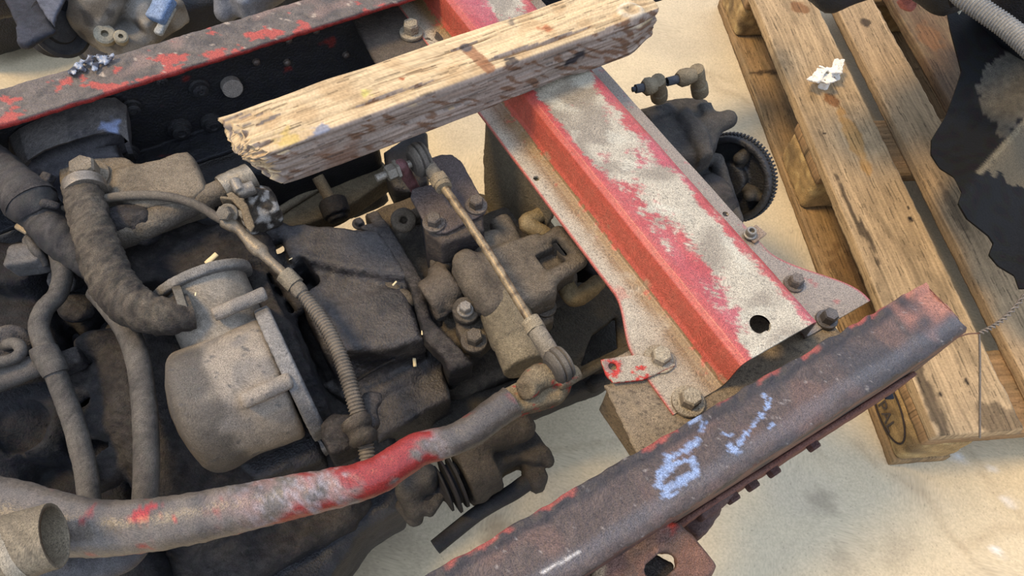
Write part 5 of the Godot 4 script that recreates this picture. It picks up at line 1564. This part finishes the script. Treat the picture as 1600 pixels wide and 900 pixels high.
func background() -> void:
	# brown lower brace seen under the timber
	var t := thing("lower_brace", "brown dusty lower brace below the timber, strapped by a vertical bolt", "brace", P(520, 300, 0.15))
	var ops := [splate(v2([410, 352, 425, 335, 500, 292, 588, 248, 600, 252, 614, 272, 560, 310, 528, 330, 480, 348, 440, 360]), 0.225, 0.04, 0.006)]
	obj("brace", sdf(ops, 0.004, dirt(lin(112, 98, 76), lin(140, 125, 98), 0.9), 0.0012, 50.0), "cast", t)
	var e := tube(px4([[412, 346, 0.23, 0.007], [500, 291, 0.23, 0.007], [590, 246, 0.23, 0.007]]), dirt(lin(140, 126, 102), lin(160, 146, 120), 0.9), 10, 0.01)
	obj("top_edge", e, "cast", t)
	obj("strap_bolt", tube(px4([[496, 276, 0.28, 0.0095], [522, 322, 0.25, 0.0095]]), dirt(lin(112, 98, 78), lin(140, 126, 100), 0.9), 14, 0.01), "cast", t)
	obj("strap_nut", sdf([scyl(P(518, 312, 0.25), P(528, 338, 0.24), 0.022, 0.004), scyl(P(522, 325, 0.246), P(530, 345, 0.237), 0.016, 0.004)], 0.003, soot, 0.001, 50.0), "cast", t)
	ops = [splate(v2([598, 236, 640, 205, 668, 200, 668, 284, 640, 298, 612, 292, 602, 268]), 0.28, 0.06, 0.01)]
	tag(obj("axle_bracket", sdf(ops, 0.005, soot, 0.002, 40.0), "greasy"), "pitch dark bracket mass behind the upper ball joint under the timber", "bracket")
	tag(obj("lower_member", sdf([sbox(V(-0.02, 0.22, 0.80), Vector3(0.56, 0.20, 0.06), 0.01), sbox(V(-0.14, 0.20, 0.70), Vector3(0.26, 0.16, 0.14), 0.03, 0.02)], 0.009, soot, 0.003, 30.0), "greasy"), "sooty black lower member running below the far rail", "frame member")
	# grey-brown cross box behind the bracket plate
	ops = [splate(v2([571, 334, 600, 319, 660, 300, 700, 290, 740, 330, 680, 380, 600, 378, 586, 368]), 0.31, 0.05, 0.006), scyl(P(584, 352, 0.30), P(574, 354, 0.30), 0.018, 0.004)]
	tag(obj("pipe_flange", sdf(ops, 0.004, dirt(lin(84, 72, 57), lin(116, 102, 82), 0.8), 0.001, 50.0), "cast"), "brown box shaped stub behind the dusty bracket plate", "bracket")

	# lower crossmember with a triangular cut-out
	t = thing("lower_crossmember", "dark lower crossmember with a triangular cut out behind the shift rod", "crossmember", V(0.36, 0.15, 0.37))
	ops = [splate(v2([860, 440, 960, 440, 990, 500, 985, 540, 905, 588, 880, 560, 850, 520]), 0.26, 0.012, 0.003)]
	ops.append(minus(splate(v2([930, 505, 968, 478, 972, 528, 912, 556]), 0.29, 0.08, 0.002)))
	ops.append(scap(P(906, 588, 0.265), P(990, 540, 0.265), 0.006, 0.006))
	obj("plate", sdf(ops, 0.003, dirt(lin(64, 58, 48), lin(104, 94, 76), 0.8), 0.0008, 50.0), "cast", t)
	ops = [sbox(V(0.39, 0.17, 0.40), Vector3(0.16, 0.10, 0.22), 0.02)]
	ops.append(splate(v2([640, 640, 780, 600, 985, 525, 1000, 560, 945, 598, 905, 612, 800, 655, 700, 690]), 0.22, 0.05, 0.006))
	ops.append(sbox(P(930, 600, 0.225), Vector3(0.02, 0.03, 0.02), 0.004, 0.004))
	obj("lower_beam", sdf(ops, 0.005, dirt(lin(50, 47, 42), lin(84, 78, 68), 0.7), 0.0014, 50.0), "cast", t)

	obj("plate", sdf([splate(v2([745, 300, 840, 318, 905, 400, 880, 440, 800, 420, 750, 360]), 0.20, 0.012, 0.003)], 0.004, dirt(lin(84, 74, 58), lin(112, 100, 80), 0.8), 0.001, 50.0), "cast", t)
	# clutch cylinder with boot, low behind the red tube
	t = thing("clutch_cylinder", "black clutch cylinder with bellows boot hanging below the red tube", "cylinder", P(740, 730, 0.20))
	ops = [splate(v2([728, 690, 760, 655, 808, 648, 830, 660, 862, 702, 850, 716, 838, 722, 812, 715, 790, 725, 765, 758, 752, 776, 738, 772, 722, 756, 715, 720]), 0.27, 0.06, 0.010)]
	ops.append(scyl(P(722, 747, 0.26), P(768, 722, 0.26), 0.036, 0.006, 0.01))
	ops.append(scap(P(780, 680, 0.29), P(815, 668, 0.29), 0.020, 0.018, 0.01))
	ops.append(scap(P(852, 708, 0.262), P(857, 721, 0.255), 0.0085, 0.0085))
	ops.append(scap(P(742, 775, 0.25), P(752, 774, 0.25), 0.009, 0.008, 0.006))
	ops.append(splate(v2([815, 715, 845, 715, 858, 744, 852, 760, 840, 764, 826, 756, 818, 742]), 0.25, 0.03, 0.006, 0.004))
	ops.append(scap(P(786, 668, 0.30), P(742, 700, 0.29), 0.012, 0.014, 0.01))
	obj("body", sdf(ops, 0.0035, dirt(lin(52, 48, 44), lin(88, 80, 70), 0.8), 0.0014, 60.0), "cast", t)
	var a := P(716, 752, 0.262); var b := P(655, 782, 0.262)
	var pts := []
	for q: Array in [[0.0, 0.034], [0.06, 0.034], [0.10, 0.026], [0.15, 0.026], [0.19, 0.036], [0.24, 0.036], [0.30, 0.020], [0.36, 0.030], [0.40, 0.030], [0.5, 0.013], [0.8, 0.012], [1.0, 0.012]]:
		pts.append(_v4(a.lerp(b, q[0]), q[1]))
	obj("boot", tube(pts, soot, 22, 0.002, 0.0008, 60.0), "rubber", t)
	ops = [scap(P(640, 770, 0.27), P(650, 795, 0.26), 0.016, 0.014), scap(P(628, 790, 0.25), P(645, 812, 0.245), 0.008, 0.008, 0.006), scap(P(654, 798, 0.25), P(652, 812, 0.245), 0.007, 0.007, 0.004), scap(P(640, 760, 0.28), P(660, 748, 0.28), 0.016, 0.02, 0.01), sbox(P(690, 765, 0.265), Vector3(0.07, 0.014, 0.02), 0.004, 0.004, Vector3(0, 27, 0))]
	obj("fork_end", sdf(ops, 0.003, dirt(lin(60, 57, 54), lin(96, 90, 82), 0.8), 0.0014, 60.0), "cast", t)
	tag(obj("rubber_hose", tube(px4([[680, 855, 0.22, 0.0098], [712, 829, 0.225, 0.0098], [745, 803, 0.23, 0.0098], [775, 784, 0.232, 0.0102], [800, 770, 0.234, 0.0108], [820, 756, 0.236, 0.0112], [836, 746, 0.238, 0.0112]]), dirt(lin(42, 41, 42), lin(66, 63, 60), 0.7), 18, 0.003), "rubber"), "plain black rubber hose end hanging over the bare floor", "hose")

	# black pump with toothed wheel right of the crossmember
	t = thing("pump", "black cast pump with two elbow fittings beyond the red crossmember", "pump", P(1090, 230, 0.16))
	ops = [splate(v2([985, 168, 1010, 163, 1040, 152, 1062, 148, 1085, 147, 1108, 150, 1118, 170, 1128, 200, 1124, 222, 1110, 236, 1096, 246, 1080, 250, 1000, 220]), 0.33, 0.12, 0.014)]
	ops.append(scap(P(1100, 200, 0.325), P(1137, 187, 0.328), 0.018, 0.0155, 0.01))
	ops.append(splate(v2([1056, 168, 1075, 160, 1112, 205, 1118, 236, 1098, 242]), 0.345, 0.05, 0.012, 0.01))
	ops.append(splate(v2([1000, 170, 1048, 155, 1060, 168, 1020, 186]), 0.342, 0.04, 0.008, 0.008))
	ops.append(splate(v2([1094, 160, 1112, 156, 1126, 186, 1108, 190]), 0.34, 0.04, 0.006, 0.008))
	ops.append(minus(sell(P(1052, 192, 0.345), Vector3(0.03, 0.010, 0.012), 0.008, Vector3(0, -52, 0))))
	ops.append(splate(v2([990, 170, 1080, 235, 1120, 268, 1140, 320, 1150, 360, 1100, 350, 1000, 240]), 0.26, 0.14, 0.02, 0.01))
	ops.append(scap(P(1120, 250, 0.27), P(1150, 345, 0.25), 0.012, 0.012, 0.01))
	obj("body", sdf(ops, 0.0036, dirt(lin(64, 62, 60), lin(96, 90, 82), 0.8), 0.0012, 50.0), "cast", t)
	ops = [scyl(V(0.43, 0.22, 0.46), V(0.72, 0.22, 0.44), 0.06, 0.01)]
	obj("shaft_tunnel", sdf(ops, 0.008, grime, 0.001, 50.0), "cast", t)
	var fc := dirt(lin(120, 106, 84), lin(156, 142, 116), 0.85)
	for q: Array in [[1030, 152, 1028, 128, 1010, 132, 993, 139], [1094, 146, 1089, 112, 1066, 118, 1042, 128]]:
		var base := P(q[0], q[1], 0.36); var top := P(q[2], q[3], 0.405)
		var m := tube([_v4(base, 0.0135), _v4(base.lerp(top, 0.4), 0.0135), _v4(base.lerp(top, 0.42), 0.0118), _v4(top, 0.0118), _v4(top + (top - base).normalized() * 0.006, 0.0112)], fc, 14, 0.003)
		var fit := obj("elbow_fitting", m, "cast", t)
		var n0 := P(q[2] - 4, q[3] + 5, 0.402)
		var n1 := P(q[4], q[5] + 2, 0.402); var n2 := P(q[6], q[7], 0.402)
		var d := (n2 - n0)
		obj("nut", tube([_v4(n0, 0.0105), _v4(n0 + d * 0.25, 0.0135), _v4(n0 + d * 0.5, 0.0135), _v4(n0 + d * 0.62, 0.0095)], fc, 8, 0.02), "cast", fit)
		obj("hose_stub", tube([_v4(n0 + d * 0.55, 0.0068), _v4(n2, 0.0068)], dirt(lin(70, 72, 78), lin(96, 96, 98), 0.6), 12, 0.004, 0.0, 60.0, 0.0, 0.0, 0.004), "rubber", fit)
	# toothed wheel
	var wt := thing("toothed_wheel", "black toothed wheel ring standing behind the pump near the pallet", "gear wheel", P(1150, 290, 0.13))
	var wc := P(1143, 279, 0.225)
	var wa := Vector3(-0.93, 0.30, 0.18).normalized()
	ops = [scyl(wc - wa * 0.012, wc + wa * 0.012, 0.075, 0.003), minus(scyl(wc - wa * 0.004, wc + wa * 0.05, 0.064, 0.003))]
	ops.append(scyl(wc - wa * 0.02, wc + wa * 0.012, 0.03, 0.006))
	obj("ring", sdf(ops, 0.0034, dirt(lin(34, 34, 36), lin(62, 60, 58), 0.6), 0.0006, 50.0), "greasy", wt)
	var bs := _along(wc - wa, wc + wa).basis
	var teeth := MB.new()
	for k in 72:
		var an := TAU * k / 72.0
		var dd := bs * Vector3(cos(an), 0, sin(an))
		board(teeth, Transform3D(Basis(dd, wa, dd.cross(wa)), wc + dd * 0.0762 - wa * 0.004), Vector3(0.005, 0.012, 0.0034), 0.01, 0.0004, func(_p: Vector3, _n: Vector3, _q: Vector3) -> Color: return lin(44, 43, 43))
	obj("teeth", teeth, "greasy", wt).set_meta("kind", "stuff")
	for k in 4:
		var an := TAU * k / 4.0 + 0.5
		var dd := bs * Vector3(cos(an), 0, sin(an))
		obj("lug", sdf([scap(wc + dd * 0.044 + wa * 0.002, wc + dd * 0.046 + wa * 0.014, 0.012, 0.010), scap(wc + dd * 0.025, wc + dd * 0.06, 0.010, 0.008, 0.006)], 0.003, dirt(lin(46, 44, 42), lin(86, 78, 66), 0.8), 0.0006, 50.0), "cast", wt)

func beyond() -> void:
	# things behind the far rail
	var t := thing("alternator", "dirty aluminium alternator casting beyond the far rail", "alternator", P(210, 30, 0.05))
	var ops := [scyl(P(150, -30, 0.28), P(215, 12, 0.24), 0.105, 0.02)]
	ops.append(scyl(P(175, 0, 0.24), P(200, 38, 0.24), 0.07, 0.02, 0.02))
	ops.append(splate(v2([140, 35, 165, 20, 215, 18, 240, 40, 222, 60, 180, 66, 155, 60]), 0.25, 0.05, 0.01, 0.01))
	ops.append(sbox(P(245, 25, 0.25), Vector3(0.09, 0.05, 0.07), 0.008, 0.01, Vector3(0, 25, 0)))
	ops.append(scap(P(206, -12, 0.27), P(225, 18, 0.27), 0.03, 0.024, 0.01))
	obj("body", sdf(ops, 0.005, func(p: Vector3, n: Vector3) -> Color:
		var c := lin(150, 143, 132) * (1.0 + 0.15 * nf(p, 30.0))
		c = c.lerp(lin(96, 84, 68), sst(0.0, 0.5, nf(p + Vector3(4, 0, 0), 16.0)) * 0.7)
		return c.lerp(lin(64, 60, 58), sst(0.3, 0.6, nf(p, 24.0)) * 0.7), 0.002, 40.0), "dusty", t)
	for q: Array in [[164, 54, 0.018], [189, 58, 0.012]]:
		var m := MB.new()
		lathe(m, P(q[0], q[1], 0.262), Vector3(0.1, 0.8, 0.5), [Vector2(q[2], -0.01), Vector2(q[2], 0.003), Vector2(q[2] * 0.8, 0.005), Vector2(q[2] * 0.35, 0.005), Vector2(q[2] * 0.3, -0.004), Vector2(0, -0.004)], 20, dirt(lin(150, 140, 118), lin(186, 176, 152), 0.7))
		obj("eyelet", m, "dusty", t)
	t = thing("connector_plug", "pale blue plastic plug on the side of the alternator", "plug", P(252, 18, 0.26))
	obj("plug", sdf([sbox(P(252, 14, 0.285), Vector3(0.05, 0.02, 0.035), 0.004, 0.0, Vector3(0, 38, 20))], 0.003, dirt(lin(120, 146, 186), lin(166, 182, 206), 0.8), 0.0008, 40.0), "plastic", t)
	obj("lip", sdf([sbox(P(258, 32, 0.27), Vector3(0.06, 0.012, 0.016), 0.003, 0.0, Vector3(0, 38, 20))], 0.003, dirt(lin(170, 172, 170), lin(190, 190, 186), 0.8), 0.0008, 40.0), "plastic", t)
	t = thing("belt_pulley", "round dark belt pulley behind the black flap at the top left", "pulley", P(90, 45, 0.1))
	var pm := MB.new()
	lathe(pm, P(93, 42, 0.26), Vector3(0.55, 0.4, 0.75), [Vector2(0, -0.03), Vector2(0.050, -0.03), Vector2(0.052, -0.026), Vector2(0.042, -0.014), Vector2(0.052, -0.002), Vector2(0.054, 0.006), Vector2(0.048, 0.009), Vector2(0.042, 0.004), Vector2(0.030, 0.002), Vector2(0.027, 0.008), Vector2(0.012, 0.010), Vector2(0, 0.010)], 40, dirt(lin(52, 52, 54), lin(104, 100, 94), 0.6))
	obj("pulley", pm, "dusty", t)
	# black flap: folded rubber sheet with a pointed corner
	var fcol := dirt(lin(42, 44, 52), lin(78, 80, 90), 0.6, 8.0, 0.25)
	t = thing("mud_flap", "folded black rubber flap hanging at the top left corner", "flap", P(60, 30, 0.1))
	ops = [spoly(_rel(v2([-40, -60, 8, 0, 26, 42, 30, 72, 44, 74, 72, 58, 90, 50, 82, 40, 60, 0, 40, -60]), 0.30), _mid(v2([-40, -60, 8, 0, 26, 42, 30, 72, 44, 74, 72, 58, 90, 50, 82, 40, 60, 0, 40, -60]), 0.30), Vector3(1, 0, 0), Vector3(0, 0, 1), 0.008, 0.004)]
	obj("flap", sdf(ops, 0.005, fcol, 0.002, 14.0), "rubber", t)
	ops = [splate(v2([40, -40, 60, 8, 82, 42, 86, 22, 98, 0, 110, -50]), 0.335, 0.012, 0.004)]
	obj("fold", sdf(ops, 0.005, dirt(lin(66, 68, 78), lin(112, 114, 124), 0.8, 14.0, 0.3), 0.002, 14.0), "rubber", t)
	ops = [sbox(P(30, -20, 0.12), Vector3(0.3, 0.2, 0.16), 0.03), sbox(P(470, -80, 0.20), Vector3(0.34, 0.28, 0.18), 0.03), sbox(P(330, -10, 0.14), Vector3(0.26, 0.2, 0.30), 0.03, 0.02)]
	ops.append(splate(v2([112, 72, 130, 50, 250, 60, 330, 20, 330, 80, 190, 120, 140, 98]), 0.07, 0.06, 0.01, 0.01))
	ops.append(sbox(P(-62, -40, 0.30), Vector3(0.15, 0.16, 0.10), 0.02))
	tag(obj("axle_mass", sdf(ops, 0.011, soot, 0.004, 18.0), "greasy"), "black shadowy machinery lying beyond the far rail below the alternator", "machinery")
	ops = [scap(P(352, -20, 0.32), P(352, 18, 0.28), 0.02, 0.02), sbox(P(400, -10, 0.30), Vector3(0.10, 0.05, 0.06), 0.01, 0.0, Vector3(0, 20, 0)), scap(P(370, 5, 0.29), P(440, -30, 0.32), 0.022, 0.03, 0.01)]
	tag(obj("grey_bracket", sdf(ops, 0.005, dirt(lin(112, 112, 116), lin(150, 152, 158), 0.8), 0.001, 30.0), "dusty"), "blue grey casting just past the far rail at the top edge", "bracket")

	# black wheel-arch liner over the pallet
	t = thing("wheel_arch_liner", "torn black plastic wheel arch liner with dusty patches over the pallet", "liner", P(1560, 260, 0.2))
	var low := v2([1452, 236, 1456, 222, 1470, 190, 1500, 150, 1525, 110, 1545, 60, 1560, 20])
	var edge := v2([1474, -30, 1476, 0, 1485, 45, 1497, 88, 1503, 112, 1492, 145, 1478, 182, 1456, 218, 1455, 240, 1468, 262, 1490, 276, 1503, 300, 1498, 318, 1512, 342, 1545, 368, 1553, 380, 1546, 398, 1560, 415, 1585, 430, 1592, 450])
	var far := v2([1700, -30, 1700, 0, 1700, 45, 1700, 88, 1700, 112, 1700, 145, 1700, 182, 1700, 215, 1700, 240, 1700, 262, 1700, 280, 1700, 300, 1700, 318, 1700, 342, 1700, 365, 1700, 380, 1700, 398, 1704, 415, 1708, 430, 1712, 450])
	var hh := func(x: float, y: float) -> float:
		var cr := absf((y - 275.0) + (x - 1525.0) * 1.13) / 1.5
		return 0.30 + 0.022 * sst(60.0, 0.0, cr) + 0.008 * sin(x * 0.03 + y * 0.02)
	var e0 := [P(1525, 276, 0.32), P(1610, 180, 0.32)]
	var area := func(p: Vector3, pts: Array) -> float:
		var pl := PackedVector2Array()
		for q: Vector3 in pts:
			pl.append(Vector2(q.x, q.z))
		var w := Vector2(p.x + 0.008 * nf(p, 45.0), p.z + 0.008 * nf(p + Vector3(3, 0, 0), 45.0))
		return 1.0 if Geometry2D.is_point_in_polygon(w, pl) else 0.0
	var pa := [P(1535, 130, 0.305), P(1548, 95, 0.305), P(1580, 70, 0.305), P(1640, 60, 0.305), P(1640, 150, 0.32), P(1600, 185, 0.32), P(1560, 225, 0.32), P(1556, 190, 0.31), P(1545, 175, 0.305)]
	var pb := [P(1525, 277, 0.32), P(1570, 225, 0.32), P(1640, 150, 0.32), P(1640, 290, 0.305), P(1600, 285, 0.305), P(1585, 290, 0.305), P(1560, 278, 0.31)]
	var sh := sheet(130, 70, func(u: float, v: float) -> Vector3:
		var f := u * (edge.size() - 1.0)
		var i := mini(int(f), edge.size() - 2)
		var q := (edge[i] as Vector2).lerp(edge[i + 1], f - i).lerp((far[i] as Vector2).lerp(far[i + 1], f - i), v)
		return P(q.x, q.y, hh.call(q.x, q.y)), 0.003, func(p: Vector3, n: Vector3) -> Color:
		var c := lin(30, 29, 28) * (1.0 + 0.15 * nf(p, 30.0))
		c = c.lerp(lin(104, 98, 86) * (1.0 + 0.2 * nf(p, 120.0)), area.call(p, pa) * (0.75 + 0.25 * nf(p, 60.0)))
		c = c.lerp(lin(112, 102, 82), area.call(p, pb) * 0.9)
		return c.lerp(lin(132, 122, 100), sst(0.006, 0.002, seg_dist(Vector3(p.x, 0.32, p.z), e0[0], e0[1])) * 0.8))
	obj("sheet", sh, "plastic", t)
	var cc := dirt(lin(150, 148, 144), lin(178, 174, 166), 0.9)
	t = thing("corrugated_hose", "light grey corrugated hose crossing the top right corner", "hose", P(1550, 40, 0.40))
	obj("hose", tube(px4([[1478, -40, 0.50, 0.0155], [1502, -8, 0.50, 0.0155], [1535, 16, 0.50, 0.0155], [1575, 44, 0.50, 0.0155], [1620, 84, 0.50, 0.0155], [1660, 130, 0.50, 0.0155]]), func(p: Vector3, n: Vector3) -> Color:
		return cc.call(p, n), 20, 0.0007, 0.0, 60.0, 0.0048, 0.0028), "plastic", t)
	obj("cuff", tube(px4([[1490, -10, 0.49, 0.010], [1496, 8, 0.48, 0.010]]), soot, 14, 0.004), "plastic", t)
	ops = [sbox(P(1540, -120, 0.5), Vector3(0.34, 0.16, 0.2), 0.03), sbox(P(1650, 0, 0.36), Vector3(0.2, 0.16, 0.16), 0.03), sbox(P(1420, -110, 0.52), Vector3(0.4, 0.14, 0.12), 0.03)]  # boxes above the view are added to shade the pallet's top end
	tag(obj("added_shade_mass", sdf(ops, 0.010, soot, 0.003, 18.0), "greasy"), "dark mass with added unseen boxes that shade the top end of the pallet", "machinery")
	var rb := sdf([scyl(P(1413, -6, 0.38), P(1420, 8, 0.37), 0.014, 0.004), sell(P(1420, 8, 0.37), Vector3(0.012, 0.01, 0.012))], 0.003, func(p: Vector3, _n: Vector3) -> Color: return lin(206, 122, 104) * (1.0 + 0.3 * nf(p, 120.0)), 0.002, 90.0)  # unidentified red bits, shaped as a small frayed cap
	tag(obj("red_cap", rb, "dusty"), "small reddish frayed cap hanging at the top edge above the pallet", "cable")
	tag(obj("paper_tag", sdf([splate(v2([1492, 12, 1506, 12, 1499, 23]), 0.40, 0.001, 0.0004)], 0.0008, func(_p: Vector3, _n: Vector3) -> Color: return lin(196, 186, 160)), "paper"), "tiny pale triangular tag beside the corrugated hose", "tag")

	# wire: a twisted strand and a loose plumb end
	t = thing("tie_wire", "thin twisted tie wire hanging from the right edge down over the pallet", "wire", P(1530, 560, 0.15))
	var wcol := dirt(lin(128, 116, 104), lin(160, 150, 138), 0.6)
	for ph: float in [0.0, PI]:
		var pts := []
		for k in 60:
			var f := k / 59.0
			var c: Vector4 = px4([[lerpf(1606, 1530, f), lerpf(456, 521, f) + 10.0 * sin(f * PI), lerpf(0.40, 0.37, f), 0.0012]])[0]
			c += Vector4(0, sin(f * 40.0 + ph), cos(f * 40.0 + ph), 0) * 0.0022
			pts.append(c)
		obj("strand", tube(pts, wcol, 7, 0.003), "steel", t)
	obj("loose_end", tube(px4([[1530, 521, 0.37, 0.0013], [1531, 560, 0.345, 0.0014], [1531, 620, 0.30, 0.0014], [1531, 684, 0.25, 0.0014]]), wcol, 8, 0.006), "steel", t)
	obj("loose_end", tube(px4([[1530, 521, 0.37, 0.0009], [1512, 522, 0.38, 0.0009], [1485, 530, 0.40, 0.0009], [1460, 528, 0.43, 0.0009]]), dirt(lin(130, 80, 56), lin(150, 110, 84), 0.6), 7, 0.006), "steel", t)
	# crumpled paper
	var rng := RandomNumberGenerator.new()
	rng.seed = 9
	ops = []
	for q: Array in [[1278, 118, 12, 0], [1291, 110, 50, 25], [1284, 124, 100, 20], [1300, 117, 150, -30], [1309, 104, 35, -40], [1293, 122, 80, 15], [1272, 124, 30, -20], [1303, 110, 60, 20], [1287, 116, 130, 40]]:
		ops.append(sbox(P(q[0], q[1], 0.160 + rng.randf() * 0.012), Vector3(0.034, 0.0032, 0.022), 0.0014, 0.003, Vector3(q[3] + rng.randf_range(-25, 25), q[2], rng.randf_range(-30, 30))))
	ops.append(sbox(P(1289, 130, 0.151), Vector3(0.026, 0.016, 0.018), 0.003, 0.0, Vector3(0, 30, 0)))
	tag(obj("paper_ball", sdf(ops, 0.0015, func(p: Vector3, _n: Vector3) -> Color: return lin(228, 224, 212) * (1.0 + 0.1 * nf(p, 90.0)), 0.0025, 90.0), "paper"), "crumpled white paper scrap lying on the pallet's outer board", "paper")
	# small black strap end and bright trim under the near rail's end
	tag(obj("strap_end", sdf([sbox(P(1385, 608, 0.33), Vector3(0.012, 0.004, 0.028), 0.001, 0.0, Vector3(0, -28, 0))], 0.0015, dirt(lin(34, 36, 42), lin(60, 62, 68), 0.6)), "rubber"), "little black strap end poking out under the near rail's sawn end", "strap")

func _mid(px: Array, h: float) -> Vector3:
	var c := Vector3.ZERO
	for q: Vector2 in px:
		c += P(q.x, q.y, h)
	return c / px.size()

func _rel(px: Array, h: float) -> Array:
	var c := _mid(px, h)
	var o := []
	for q: Vector2 in px:
		var p := P(q.x, q.y, h)
		o.append(Vector2(p.x - c.x, p.z - c.z))
	return o

func _ready() -> void:
	camera_and_light()
	materials()
	palettes()
	floor_piece()
	pallet()
	rails()
	crossmember()
	timber()
	gearbox()
	grey_housing()
	valve()
	linkage()
	red_tube()
	hoses()
	mount()
	background()
	beyond()
